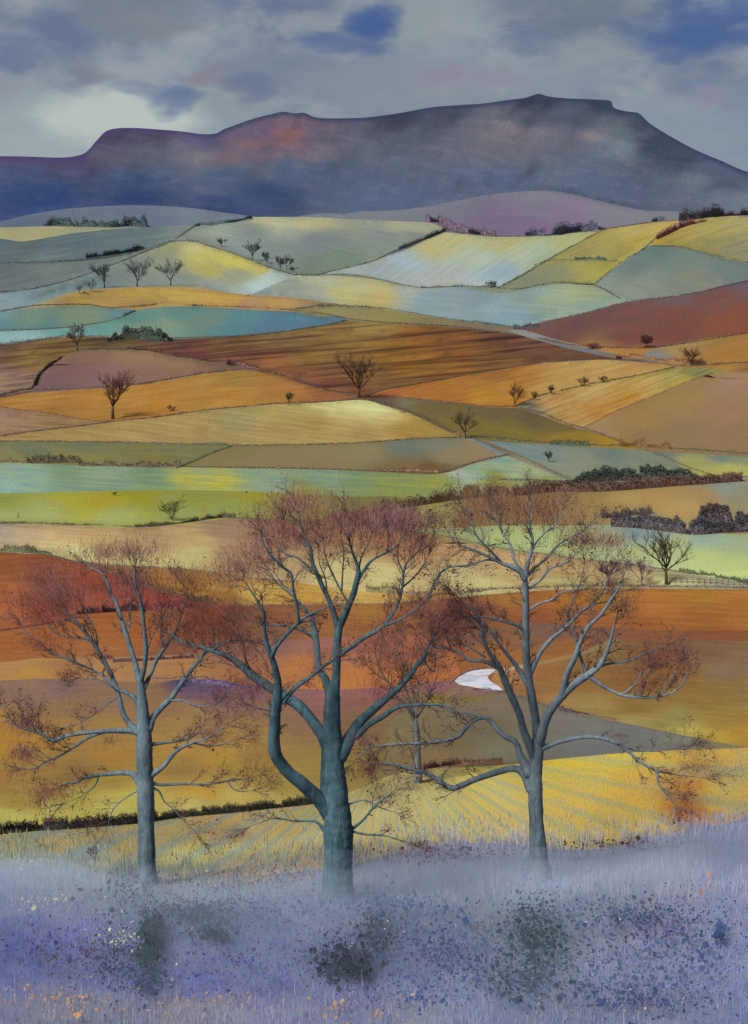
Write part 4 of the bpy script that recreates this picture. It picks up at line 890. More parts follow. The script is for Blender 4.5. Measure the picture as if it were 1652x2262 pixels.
hedge([(805, 878), (860, 876), (930, 883), (1000, 890), (1080, 898), (1140, 898)], 3, (70, 50, 58), 'purple brown hedge along the foot of the orange triangle')
hedge([(1140, 897), (1165, 886), (1200, 872), (1260, 858), (1300, 849), (1400, 831), (1490, 811)], 3.2, (66, 56, 50), 'rising hedge between the two pale orange fields', rough=.9, twig=.6)
hedge([(800, 880), (850, 860), (960, 841), (1080, 820), (1200, 801)], 2.6, (70, 60, 50), 'thin hedge along the lower edge of the ploughed field')
hedge([(1200, 801), (1320, 794), (1420, 799), (1500, 808), (1560, 806), (1652, 800), (1760, 796)], 3.2, (66, 54, 52), 'dark hedge at the right between the orange fields')
hedge([(1360, 794), (1400, 790), (1450, 796), (1500, 803), (1560, 803)], 9, (112, 78, 54), 'brown scrub along the track at the right', 'scrub', name='scrub', rough=1)
hedge([(1190, 748), (1250, 760), (1340, 768), (1420, 769), (1470, 765), (1550, 752), (1652, 736), (1760, 722)], 3, (78, 50, 48), 'red brown hedge along the foot of the maroon field')
hedge([(1150, 902), (1200, 915), (1250, 936), (1320, 957), (1390, 984)], 4.2, (76, 62, 60), 'dark hedge above the mustard field', rough=.5)
hedge([(1290, 944), (1380, 899), (1450, 872), (1520, 842), (1575, 822)], 2.4, (130, 96, 66), 'thin brown hedge on the left edge of the large tan field')
hedge([(1040, 966), (1100, 970), (1160, 976), (1220, 981), (1300, 983), (1380, 985), (1440, 987), (1520, 993), (1600, 1000), (1700, 1006)], 4.6, (58, 62, 44), 'long dark green hedge below the mustard and tan fields', rough=.8)
hedge([(1215, 981), (1260, 984), (1300, 985)], 9, (54, 62, 46), 'dark green thicker stretch in the hedge below the mustard field', 'thicket', rough=.8)
hedge([(1370, 986), (1400, 985), (1440, 988), (1480, 991)], 12, (92, 70, 40), 'rust brown bushes on the hedge below the tan field', 'bushes', name='bushes', rough=1)
hedge([(-90, 974), (0, 975), (200, 977), (350, 980), (500, 984), (600, 984), (750, 981), (850, 975), (920, 969), (1020, 966)], 3.6, (58, 54, 46), 'long level dark hedge under the pale stubble field, left to centre')
hedge([(-90, 1022), (0, 1021), (40, 1021), (100, 1022)], 9, (92, 84, 58), 'sparse brown scrub by the left edge above the blue green field', 'scrub', name='scrub', rough=1.1)
hedge([(60, 1022), (110, 1022), (160, 1021), (180, 1022)], 16, (66, 58, 44), 'dark rounded bushes at the left above the blue green field', 'bushes', name='bushes', rough=1)
hedge([(175, 1028), (240, 1029), (320, 1031), (400, 1031)], 10, (74, 62, 48), 'ragged brown hedge above the blue green field at the left', rough=1, twig=.8)
hedge([(390, 1034), (430, 1018), (470, 1000), (515, 985)], 5, (82, 98, 72), 'short green slanting hedge between the olive and tan strips')
hedge([(400, 1031), (500, 1033), (600, 1034), (700, 1036), (830, 1041), (970, 1045)], 3, (66, 56, 50), 'thin dark line of hedge over the long green field')
hedge([(830, 1040), (900, 1040), (970, 1044)], 7, (104, 80, 56), 'brown grassy hedge bank before the mint triangle', 'bank', name='hedge_bank', rough=.9)
hedge([(970, 1045), (1010, 1033), (1060, 1018), (1125, 1004)], 3.4, (66, 66, 56), 'hedge along the top left of the mint triangle')
hedge([(1050, 972), (1100, 990), (1150, 1008), (1200, 1032), (1260, 1060)], 3, (84, 84, 76), 'low hedge beside the long slanting farm track')
hedge([(1425, 996), (1470, 1010), (1510, 1028), (1570, 1049)], 3.6, (92, 92, 76), 'hedge slanting down beside the far right yellow field', rough=.8)
hedge([(1570, 1049), (1620, 1053), (1700, 1056)], 4, (74, 72, 66), 'short dark hedge at the right edge under the yellow field')
hedge([(1100, 1060), (1180, 1062), (1260, 1066)], 4, (56, 70, 52), 'dark hedge below the mint triangle')
hedge([(1250, 1068), (1290, 1066), (1350, 1062), (1400, 1060), (1440, 1060), (1500, 1060), (1560, 1062)], 27, (84, 66, 62), 'large dense thicket, dark green on top and red brown below, over the tan meadow', 'thicket', rough=.5, col2=(58, 72, 64), dens=1.9, twig=1.4, taper=True)
hedge([(1190, 1084), (1260, 1086), (1350, 1084), (1450, 1076), (1560, 1068), (1640, 1062)], 20, (90, 66, 58), 'long red brown bramble belt in front of the large dense thicket', 'brambles', name='brambles', rough=.5, dens=1.7, twig=1)
hedge([(1420, 1050), (1445, 1050), (1470, 1050)], 14, (66, 60, 52), 'small rounded bush standing above the large dense thicket', 'bush', name='bush', taper=True)
hedge([(820, 1128), (880, 1122), (950, 1112), (1000, 1104), (1060, 1098)], 20, (96, 84, 54), 'olive brown hedgerow behind the crowns of the big trees', rough=.8, twig=.9, dens=1.2)
hedge([(1020, 1090), (1040, 1088), (1062, 1088)], 17, (96, 94, 50), 'rounded olive bush behind the right hand big tree', 'bush', name='bush', dens=1.6, taper=True, rough=.3)
hedge([(1065, 1096), (1100, 1094), (1130, 1092)], 20, (84, 72, 50), 'rounded brown bush beside the olive bush behind the right hand tree', 'bush', name='bush', dens=1.6, taper=True, rough=.3)
hedge([(1130, 1096), (1160, 1092), (1200, 1088), (1240, 1084)], 22, (92, 70, 56), 'dark brown bushes behind the top of the right hand big tree', 'bushes', name='bushes', dens=1.3)
hedge([(700, 1152), (760, 1143), (820, 1132), (860, 1124)], 12, (106, 74, 62), 'dark reddish hedge behind the crown of the middle big tree', rough=.8)
hedge([(-90, 1155), (0, 1156), (70, 1156), (150, 1159), (230, 1161), (300, 1165), (360, 1162)], 4.4, (86, 62, 56), 'red brown hedge under the lime green field, left part', rough=1, twig=.6)
hedge([(300, 1164), (340, 1162), (400, 1156), (440, 1150), (490, 1144), (520, 1144)], 9, (58, 56, 44), 'dark tufted hedge bank under the lime green field, beside the spiky shrub', rough=.9, twig=1.2)
hedge([(520, 1145), (600, 1147), (700, 1153), (850, 1166), (960, 1181)], 2.6, (96, 76, 72), 'thin hedge behind the crown of the middle big tree')
hedge([(960, 1181), (1030, 1196), (1100, 1211), (1200, 1225), (1300, 1237), (1450, 1256), (1550, 1271), (1652, 1289), (1720, 1300)], 3.6, (96, 84, 66), 'long thin hedge slanting down to the right past the lone dark tree')
hedge([(1500, 1262), (1550, 1270), (1600, 1279), (1670, 1291)], 9, (66, 78, 50), 'dark green hedge right of the lone tree, falling to the frame edge', rough=.8)
hedge([(1330, 1144), (1370, 1140), (1410, 1136), (1440, 1134)], 13, (72, 62, 52), 'ragged dark scrub on the low bank left of the grey thicket', 'scrub', name='scrub', rough=1, twig=1.4)
hedge([(1350, 1162), (1400, 1165), (1460, 1172), (1530, 1180), (1600, 1176), (1700, 1172)], 30, (64, 56, 54), 'large charcoal grey thicket at the right edge, brown at its foot', 'thicket', rough=.6, col2=(78, 76, 82), dens=2.0, twig=1.6, taper=False)
hedge([(1535, 1158), (1560, 1156), (1590, 1156), (1622, 1160)], 38, (76, 68, 72), 'tall rounded grey tree clump rising out of the right hand thicket', 'trees', name='tree_clump', rough=.4, dens=2.2, twig=1.2, taper=True)
hedge([(1625, 1162), (1660, 1162), (1700, 1162)], 28, (70, 64, 66), 'dark grey tree clump cut by the right edge', 'trees', name='tree_clump', rough=.7, dens=2.0, twig=1.2)
hedge([(-90, 1216), (0, 1218), (50, 1220), (95, 1222), (115, 1228)], 13, (70, 74, 54), 'dark green scrub on the crest of the red field at the left edge', 'scrub', name='scrub', rough=.8, twig=1)
hedge([(115, 1228), (150, 1238), (185, 1243), (240, 1247), (320, 1252), (400, 1257), (500, 1268), (560, 1277), (650, 1287)], 3, (98, 78, 60), 'thin hedge between the cream field and the ochre bank')
hedge([(185, 1243), (240, 1262), (300, 1286), (350, 1302), (400, 1317), (440, 1326), (480, 1333)], 5, (86, 52, 44), 'hedge along the sloping back of the red field', rough=.9, twig=.9)
hedge([(410, 1322), (440, 1328), (470, 1334)], 11, (50, 54, 46), 'little dark bushes at the right tail of the red field', 'bushes', name='bushes', rough=1.1)
hedge([(170, 1356), (190, 1354), (220, 1352)], 15, (72, 46, 44), 'dark red bush at the foot of the red field, behind the left tree', 'bush', name='bush')
hedge([(225, 1352), (250, 1350), (290, 1348), (320, 1348)], 16, (56, 38, 40), 'very dark bushes at the foot of the red field, behind the left tree', 'bushes', name='bushes', rough=1)
hedge([(330, 1346), (370, 1344), (410, 1342), (440, 1340)], 11, (104, 56, 56), 'dull red bushes behind the right side of the left tree', 'bushes', name='bushes', rough=1)
hedge([(-90, 1400), (0, 1393), (60, 1384), (130, 1374), (180, 1362)], 4, (74, 44, 44), 'dark hedge under the red field at the left edge')
hedge([(480, 1334), (560, 1336), (650, 1336), (760, 1335), (860, 1333), (940, 1326)], 3, (116, 84, 76), 'thin mauve hedge above the brown field behind the middle tree')
hedge([(810, 1306), (840, 1308), (880, 1311)], 13, (94, 90, 60), 'tall tuft of reedy grass beyond the middle tree', 'grass', name='grass_clump', rough=1.2, twig=3, dens=.5)
hedge([(880, 1310), (930, 1312), (980, 1313), (1050, 1309), (1100, 1304)], 5, (96, 90, 76), 'pale scrubby hedge between the crowns of the middle and right big trees', rough=1)
hedge([(1030, 1306), (1100, 1303), (1200, 1299), (1300, 1297), (1400, 1297), (1500, 1298), (1600, 1299), (1720, 1302)], 6, (72, 62, 74), 'purple grey hedge over the wide orange brown field at the right', rough=.6)
hedge([(250, 1462), (300, 1460), (360, 1456), (430, 1452)], 7, (84, 56, 62), 'low dark purple scrub behind the fork of the left tree', 'scrub', name='scrub', rough=1)
hedge([(225, 1456), (240, 1456), (255, 1458)], 12, (78, 50, 52), 'small dark bush left of the fork of the left tree', 'bush', name='bush', taper=True)
hedge([(390, 1508), (430, 1506), (480, 1512), (520, 1518)], 9, (76, 66, 100), 'indigo heather tussocks between the left and middle trees', 'heather', name='heather_patch', rough=1)
hedge([(330, 1500), (400, 1498), (460, 1496)], 4, (104, 80, 96), 'thin line of purple heather left of the indigo tussocks', 'heather', name='heather_patch', rough=1)
hedge([(992, 1512), (1010, 1496), (1040, 1481), (1085, 1473)], 4, (132, 92, 92), 'low violet brown bank around the back of the white pond', 'bank', name='hedge_bank', rough=1)
hedge([(1045, 1524), (1070, 1525), (1090, 1527), (1125, 1534)], 6, (56, 48, 72), 'dark violet bushes on the near bank of the white pond', 'bushes', name='bushes', rough=1.2)
hedge([(1125, 1534), (1180, 1549), (1240, 1568), (1300, 1580), (1360, 1591)], 3.6, (72, 66, 76), 'dark line of stones running right from the pond', 'wall', rough=1)
hedge([(1235, 1568), (1265, 1574), (1300, 1579)], 7, (58, 52, 62), 'small dark tussocks on the stony line right of the right hand tree', 'bushes', name='bushes', rough=1.2)
hedge([(935, 1697), (970, 1692), (1010, 1689), (1060, 1688), (1110, 1687)], 13, (96, 66, 54), 'clipped red brown hedge at the top of the yellow stubble field', rough=.5, dens=1.3)
hedge([(-90, 1849), (0, 1841), (60, 1836), (100, 1833), (160, 1829), (220, 1824), (300, 1818), (345, 1812)], 22, (58, 48, 44), 'tall black brown hedge behind the left tree, out to the left edge', rough=.45, dens=1.6, twig=1.0, col2=(46, 44, 44))
hedge([(345, 1812), (400, 1804), (480, 1797), (550, 1790), (620, 1783), (700, 1774)], 17, (50, 50, 44), 'tall black green hedge between the left and middle trees', rough=.45, dens=1.6, twig=1.0)
# far tree lines
hedge([(98, 498), (120, 498), (145, 499), (165, 500)], 17, (52, 66, 70), 'rounded dark clump of trees at the left end of the far wood', 'trees', name='tree_clump', rough=.5, dens=1.6, taper=True)
hedge([(165, 500), (200, 501), (240, 502), (270, 501)], 14, (50, 64, 68), 'lower ragged middle part of the far wood on the left skyline field', 'trees', name='tree_clump', rough=1, dens=1.4)
hedge([(265, 500), (290, 499), (310, 500), (330, 501)], 20, (50, 62, 66), 'taller dark clump of trees at the right end of the far wood', 'trees', name='tree_clump', rough=.8, dens=1.5, taper=True)
hedge([(940, 490), (975, 495), (990, 504), (1020, 512), (1060, 519), (1095, 523)], 15, (92, 76, 92), 'purple brown scrub at the foot of the lavender moor, left part', 'scrub', name='scrub', rough=.9, dens=1.2)
hedge([(1160, 521), (1180, 520), (1205, 519)], 13, (66, 66, 92), 'small indigo clump of bushes in the middle of the moor edge', 'bushes', name='bushes', rough=.8)
hedge([(1205, 520), (1240, 517), (1280, 512), (1320, 508), (1340, 505)], 19, (62, 66, 84), 'larger dark blue clump of trees on the moor edge', 'trees', name='tree_clump', rough=.9, dens=1.3, taper=True)
hedge([(1440, 490), (1455, 488), (1470, 487)], 9, (72, 84, 92), 'tiny blue clump of trees near the right end of the moor edge', 'bushes', name='bushes')
hedge([(1500, 488), (1530, 484), (1560, 480), (1600, 476)], 20, (58, 56, 66), 'dark skyline trees at the right, below the mountain foot', 'trees', name='tree_clump', rough=1.0, dens=1.4)
hedge([(1600, 477), (1652, 475), (1720, 474)], 11, (64, 52, 58), 'low dark tree line at the right edge below the mountain', 'trees', name='tree_clump', rough=.9)
hedge([(1450, 528), (1480, 514), (1510, 500), (1560, 488)], 12, (108, 68, 66), 'rusty red bushes on the slope of the bright yellow field', 'bushes', name='bushes', rough=.8, dens=1.2)

# post and rail fence by the lone tree
fo = empty('fence', pt(1560, 1288)); tag(fo, 'thin post and rail fence on the pale strip right of the lone dark tree', 'fence')
fl = np.array(fo.location)
PX = np.arange(1478, 1700, 13.0)
d0 = depth(PX, 1287 + (PX - 1478) * 0.02)
G = world_pts(PX, 1287 + (PX - 1478) * 0.02, d0)
for i in range(len(PX)):
    b = Bag(); tube(b, [G[i] + (0, 0, -0.2), G[i] + (0, 0, 0.85)], [0.06, 0.05], lin((64, 62, 66), KF), 4)
    b.V[0] = b.V[0] - fl
    o = b.build('post', M_LEAF, fo)
for hgt in (0.35, 0.7):
    b = Bag(); tube(b, G + (0, 0, hgt), np.full(len(PX), 0.035), lin((84, 82, 84), KF), 4); b.V[0] = b.V[0] - fl
    b.build('rail', M_LEAF, fo)
b = Bag(); g = pt(40, 1143); s = depth([40], [1143])[0] / F
tube(b, [g, g + np.array([0.3 * s, 0, 11 * s])], [1.0 * s, 0.8 * s], lin((58, 64, 44), KF), 5)
tag(b.build('post', M_LEAF, loc=g), 'lone dark post in the lime green field at the left', 'post')


# ------------------------------------------------------------------ small trees out in the fields
def field_tree(px, py, h, wdt, col, label, trunk=0.28, n1=7, style='vase', tcol=None, cat='tree', name='tree', group=None, thick=1.0):
    d = depth([px], [py])[0]; s = d / F
    loc = pt(px, py, d)
    root = empty(name, loc); tag(root, label, cat, group)
    T, Wg = Bag(), Bag()
    rr = random.Random(int(px * 13 + py))
    c = lin(tcol or col, KF)
    th = h * trunk
    R0 = max(0.8, h * 0.028) * thick
    lean = rr.uniform(-0.05, 0.05)
    T_end = np.array([lean * th, 0, th])
    tube(T, np.array([[0, 0, -1.5], [0.3 * lean * th, 0, th * 0.5], T_end]) * s, np.array([R0 * 1.4, R0, R0 * 0.85]) * s, c, 7)

    def grow(p, v, L, r, lvl):
        n = 5; P = [p]; q = p.copy(); vv = v.copy()
        for _ in range(n):
            vv = vv + np.array([rr.gauss(0, .14), rr.gauss(0, .14), 0.045 + rr.gauss(0, .06)])
            vv /= np.linalg.norm(vv); q = q + vv * L / n; P.append(q.copy())
        P = np.array(P)
        tube(T if lvl < 2 else Wg, P * s, np.linspace(r, r * 0.45, n + 1) * s, np.array(c) * rr.uniform(.85, 1.15), 5 if lvl < 2 else 3)
        if lvl < 3:
            for k in range(5 if lvl < 2 else 4):
                i = rr.randint(2, n)
                side = np.array([rr.gauss(0, 1), rr.gauss(0, 1), rr.gauss(0, .3)]); side /= np.linalg.norm(side)
                nv = vv * 0.75 + side * 0.62 + np.array([0, 0, .12]); nv /= np.linalg.norm(nv)
                grow(P[i], nv, L * rr.uniform(.42, .66), max(r * 0.52, 0.28), lvl + 1)
    for k in range(n1):
        a = 2 * math.pi * k / n1 + rr.uniform(-.4, .4)
        sp = (wdt * 0.5) / max(h - th, 1) * rr.uniform(0.45, 1.0) * 1.75
        if style == 'round': sp *= 1.3
        v = np.array([math.cos(a) * sp, math.sin(a) * sp, 1.0]); v /= np.linalg.norm(v)
        st = T_end * rr.uniform(.72, 1.0)
        grow(st, v, (h - th) * rr.uniform(.52, .62) / max(0.75, v[2]), R0 * 0.55, 0)
    T.build('trunk', M_LEAF, root)
    tw = Wg.build('twigs', M_LEAF, root); tw['kind'] = 'stuff'
    if style == 'leafy':
        m = int(wdt * h * 0.8); B = Bag()
        u = RNG.normal(size=(m, 3)); u /= np.linalg.norm(u, axis=1, keepdims=True); u *= RNG.uniform(.2, 1, (m, 1)) ** .4
        cpt = u * np.array([wdt * .5, wdt * .5, (h - th) * .5]) + np.array([0, 0, th + (h - th) * .5])
        B.flakes(cpt * s, RNG.uniform(1.5, 3, m) * s, jcol(col, m, .25))
        o = B.build('leaves', M_LEAF, root); o['kind'] = 'stuff'
    return root


g1 = 'bare trees scattered along the field edges'
FT = [
    (231, 636, 54, 40, (62, 76, 78), 'bare dark tree, leftmost of the three on the pale yellow hill'),
    (303, 633, 58, 50, (80, 84, 86), 'bare wide grey tree, middle of the three on the pale yellow hill'),
    (377, 631, 52, 52, (86, 88, 84), 'bare open fan shaped tree, rightmost of the three on the pale yellow hill'),
    (202, 642, 22, 28, (104, 116, 120), 'faint small tree left of the three on the pale yellow hill'),
    (176, 646, 16, 20, (112, 124, 128), 'very faint tiny tree at the far left end of the row on the yellow hill'),
    (489, 546, 20, 18, (92, 90, 86), 'tiny bare tree highest on the grey green hill'),
    (558, 574, 38, 32, (62, 70, 72), 'largest bare tree of the row going down the grey green hill'),
    (590, 584, 26, 26, (70, 78, 78), 'middle bare tree of the row going down the grey green hill'),
    (619, 598, 30, 22, (70, 72, 68), 'slim bare tree touching its neighbour, low on the grey green hill'),
    (633, 597, 30, 24, (70, 72, 68), 'bare tree at the lower end of the row on the grey green hill'),
    (645, 601, 13, 10, (80, 82, 74), 'tiny shrub just below the row of trees on the grey green hill'),
    (171, 775, 54, 50, (84, 62, 56), 'bare reddish tree at the corner of the mauve field'),
    (249, 926, 104, 84, (88, 62, 54), 'tall bare tree standing on the hedge below the orange field'),
    (793, 879, 92, 82, (78, 60, 44), 'spreading bare tree where four hedges meet in the middle'),
    (638, 893, 26, 16, (74, 72, 44), 'small olive shrub on the hedge left of the middle tree'),
    (378, 908, 12, 22, (110, 80, 60), 'small leaning twiggy shrub on the hedge right of the tall bare tree'),
    (1028, 968, 56, 52, (74, 62, 54), 'bare bushy tree above the fork of the farm track'),
    (1137, 896, 44, 42, (96, 66, 38), 'brown twiggy bush on the orange triangle'),
    (1180, 884, 18, 14, (116, 92, 52), 'small bush right of the brown twiggy bush'),
    (1217, 871, 20, 16, (98, 78, 52), 'second small bush up the hedge from the brown twiggy bush'),
    (1286, 853, 18, 22, (98, 80, 56), 'third small bush along the pale orange hedge'),
    (1332, 845, 14, 20, (106, 86, 58), 'last and lowest bush along the pale orange hedge'),
    (1526, 806, 36, 36, (84, 58, 44), 'spiky brown shrub by the track at the right'),
    (380, 1152, 46, 36, (74, 76, 44), 'spiky dark shrub at the foot of the lime green field'),
    (1472, 1292, 118, 112, (76, 68, 44), 'lone dark bare tree with a wide fan crown at the right'),
    (1418, 1294, 56, 50, (124, 92, 110), 'small mauve bare tree left of the lone dark tree'),
    (1087, 636, 15, 22, (70, 62, 50), 'tiny dark shrub under the pale striped field'),
    (1212, 1020, 22, 16, (58, 74, 62), 'tiny wispy shrub on the farm track by the mint triangle'),
    (253, 1095, 8, 10, (92, 110, 58), 'tiny tuft on the edge between the lime and blue green fields'),
]
for px, py, h, wd, c, lb in FT:
    shrub = 'shrub' in lb or 'bush ' in lb or 'tuft' in lb
    field_tree(px, py, h, wd, c, lb, trunk=0.12 if shrub else (0.34 if px in (249, 1472) else 0.26), n1=8 if h > 80 else 6,
               cat='shrub' if shrub else 'tree', name='shrub' if shrub else 'tree', group=None if shrub else g1, thick=1.0 if h > 30 else 0.8)
field_tree(1427, 768, 28, 30, (84, 54, 52), 'small round leafy tree at the foot of the maroon field', trunk=.3, style='leafy')
field_tree(1344, 1292, 58, 60, (84, 60, 82), 'twisted dark violet thorn tree behind the right hand big tree', trunk=.45, style='round', thick=2.2)
field_tree(1310, 770, 12, 34, (112, 66, 66), 'low red bush at the foot of the maroon field, left of the round tree', trunk=.2, style='leafy', cat='bush', name='bush')


# ------------------------------------------------------------------ the big trees in front
def big_tree(label, tr, base_d, trunk, limbs, bark, clouds, seed, side_k=14, ncen=None, budcol=(92, 46, 52), hair=1.0):
    """trunk and limbs follow surveyed centre lines (x, y, width); each limb swings towards or away from the viewer"""
    rr = random.Random(seed)
    (ox, oy, k) = tr
    s0 = base_d / F
    bx, by = ox + trunk[0][0] / k, oy + trunk[0][1] / k
    loc = pt(bx, by, base_d)
    root = empty('tree', loc); tag(root, label, 'tree', 'big bare trees in the foreground')
    known = []                                         # (grid x, grid y, offset in m) along what is already built

    def to3(c, off):
        return world_pts(c[:, 0], c[:, 1], base_d + off) - loc

    def curve(line):
        a = np.array(line, float); a = np.stack([ox + a[:, 0] / k, oy + a[:, 1] / k, a[:, 2] / k], -1)
        q = np.vstack([2 * a[0] - a[1], a, 2 * a[-1] - a[-2]]); out = []
        for i in range(1, len(q) - 2):
            n = max(2, int(np.hypot(*(q[i + 1] - q[i])[:2]) / 5))
            for t in np.arange(n) / n:
                A, B, C, D = q[i - 1], q[i], q[i + 1], q[i + 2]
                out.append(0.5 * ((2 * B) + (-A + C) * t + (2 * A - 5 * B + 4 * C - D) * t * t + (-A + 3 * B - 3 * C + D) * t ** 3))
        out.append(a[-1]); out = np.array(out); out[:, 2] = np.maximum(out[:, 2], 0.7)
        return out
    tips = []
    TW = Bag()
    bc = lin((104, 88, 84), KF)

    def make(line, name, parent, is_trunk=False):
        c = curve(line)
        L = np.concatenate([[0], np.cumsum(np.hypot(*np.diff(c[:, :2], axis=0).T))])
        if known and not is_trunk:
            K = np.array(known); j = np.argmin((K[:, 0] - c[0, 0]) ** 2 + (K[:, 1] - c[0, 1]) ** 2); o0 = K[j, 2]
            lim = K[j, 3] * 0.86
            if c[0, 2] > lim: m_ = min(8, len(c)); c[:m_, 2] = np.minimum(c[:m_, 2], np.linspace(lim, max(lim, c[m_ - 1, 2]), m_))
            sl_ = rr.choice([-1, 1]) * rr.uniform(0.15, 0.55)
            off = o0 + sl_ * s0 * L * (1 - 0.35 * L / (L[-1] + 1)) + 0.10 * np.sin(L / 25.0 + rr.uniform(0, 6)) * s0 * 12
        else:
            off = np.zeros(len(c))
        P = to3(c, off)
        r = c[:, 2] * 0.5 * s0 * (1 + 0.035 * np.sin(L / 17.0 + rr.uniform(0, 6)) + 0.012 * np.sin(L / 7.3 + rr.uniform(0, 6)))
        if is_trunk:
            r[: 8] *= np.linspace(1.22, 1.0, 8)[: len(r[:8])]
            P[0, 2] -= 1.2
        b = Bag(); big = c[0, 2] > 9
        tube(b, P, r, (0.2, 0.2, 0.2), 18 if is_trunk else (12 if big else 7), wob=0.025 if big else 0.05)
        b.build(name, bark, parent, smooth=True)
        for i in range(0, len(c), 2): known.append((c[i, 0], c[i, 1], off[i], c[i, 2]))
        return c, off, L

    def sprig(px, py, off, ang, Ln, wd, lvl, curl):
        n = 6; xs, ys, a = [px], [py], ang
        for _ in range(n):
            a += curl / n + rr.gauss(0, 0.09)
            xs.append(xs[-1] + math.cos(a) * Ln / n); ys.append(ys[-1] - math.sin(a) * Ln / n)
        sl_ = rr.gauss(0, 0.5)
        o = off + sl_ * s0 * np.linspace(0, Ln, n + 1)
        c = np.stack([xs, ys], -1)
        tube(TW, to3(c, o), np.linspace(wd, max(wd * 0.35, 0.22), n + 1) * 0.5 * s0, np.array(bc) * rr.uniform(0.8, 1.25), 3 if wd < 2.2 else 5)
        if lvl < 2:
            for q in range(4 if lvl == 0 else 3):
                i = rr.randint(1, n)
                sprig(xs[i], ys[i], o[i], a + rr.choice([-1, 1]) * rr.uniform(.2, .6), Ln * rr.uniform(.4, .7), max(wd * .6, .5), lvl + 1, rr.uniform(-.5, .5))
        tips.append((xs[-1], ys[-1], o[-1], a))

    make(trunk, 'trunk', root, True)
    for line in limbs:
        c, off, L = make(line, 'limb', root)
        tot = L[-1]; s_ = tot * 0.35
        while s_ < tot:
            i = int(np.searchsorted(L, s_)); i = min(i, len(c) - 2)
            a0 = math.atan2(-(c[i + 1, 1] - c[i, 1]), c[i + 1, 0] - c[i, 0])
            up = math.pi / 2
            da = (up - a0 + math.pi) % (2 * math.pi) - math.pi
            a = a0 + (rr.choice([-1, 1]) * rr.uniform(.3, .75)) + da * 0.12
            fr = s_ / tot
            sprig(c[i, 0], c[i, 1], off[i], a, rr.uniform(18, 46) * (0.65 + 0.5 * fr), min(c[i, 2] * .5, 2.4), 0, da * rr.uniform(-.1, .35))
            s_ += side_k * rr.uniform(.5, 1.5)
        for _ in range(4):
            a0 = math.atan2(-(c[-1, 1] - c[-3, 1]), c[-1, 0] - c[-3, 0])
            sprig(c[-1, 0], c[-1, 1], off[-1], a0 + rr.gauss(0, .35), rr.uniform(22, 48), 1.6, 0, rr.gauss(0, .35))
    o = TW.build('twigs', M_LEAF, root); o['kind'] = 'stuff'
    # the finest shoots: a haze of hair-thin stems, and dark buds and last leaves
    H, Bd = Bag(), Bag()
    cx, cy = ncen
    for (ex, ey, rx, ry, dn, hc) in clouds:
        n = int(rx * ry * 0.34 * dn * hair)
        r = np.abs(RNG.normal(0, .55, n)) ** .75; t = RNG.uniform(0, 2 * math.pi, n)
        x = ex + rx * r * np.cos(t); y = ey + ry * r * np.sin(t)
        a = np.arctan2(-(y - cy), x - cx) + RNG.normal(0, 0.38, n)
        a = a * 0.8 + 0.2 * math.pi / 2 + RNG.normal(0, .1, n)
        Ln = RNG.uniform(8, 26, n); of = RNG.normal(0, 1.4, n)
        A = to3(np.stack([x, y], -1), of); B = to3(np.stack([x + np.cos(a) * Ln, y - np.sin(a) * Ln], -1), of + RNG.normal(0, .15, n))
        H.blades(A, B, RNG.uniform(0.4, 0.9, n) * s0, jcol(hc, n, .25))
        m = int(rx * ry * 0.034 * dn ** .5)
        r = np.abs(RNG.normal(0, .62, m)) ** .8; t = RNG.uniform(0, 2 * math.pi, m)
        x = ex + rx * r * np.cos(t); y = ey + ry * r * np.sin(t)
        A = to3(np.stack([x, y], -1), RNG.normal(0, 1.4, m))
        Bd.flakes(A, (1.3 + RNG.exponential(1.3, m)) * s0, jcol(budcol, m, .3))
    tp = np.array([t[:3] for t in tips]); n = len(tp)
    sel = RNG.integers(0, n, n * 2)
    A = to3(tp[sel, :2] + RNG.normal(0, 3.5, (n * 2, 2)), tp[sel, 2] + RNG.normal(0, .2, n * 2))
    Bd.flakes(A, (1.2 + RNG.exponential(0.9, n * 2)) * s0, jcol(budcol, n * 2, .3))
    o = H.build('shoots', M_LEAF, root); o['kind'] = 'stuff'
    o = Bd.build('buds', M_LEAF, root); o['kind'] = 'stuff'


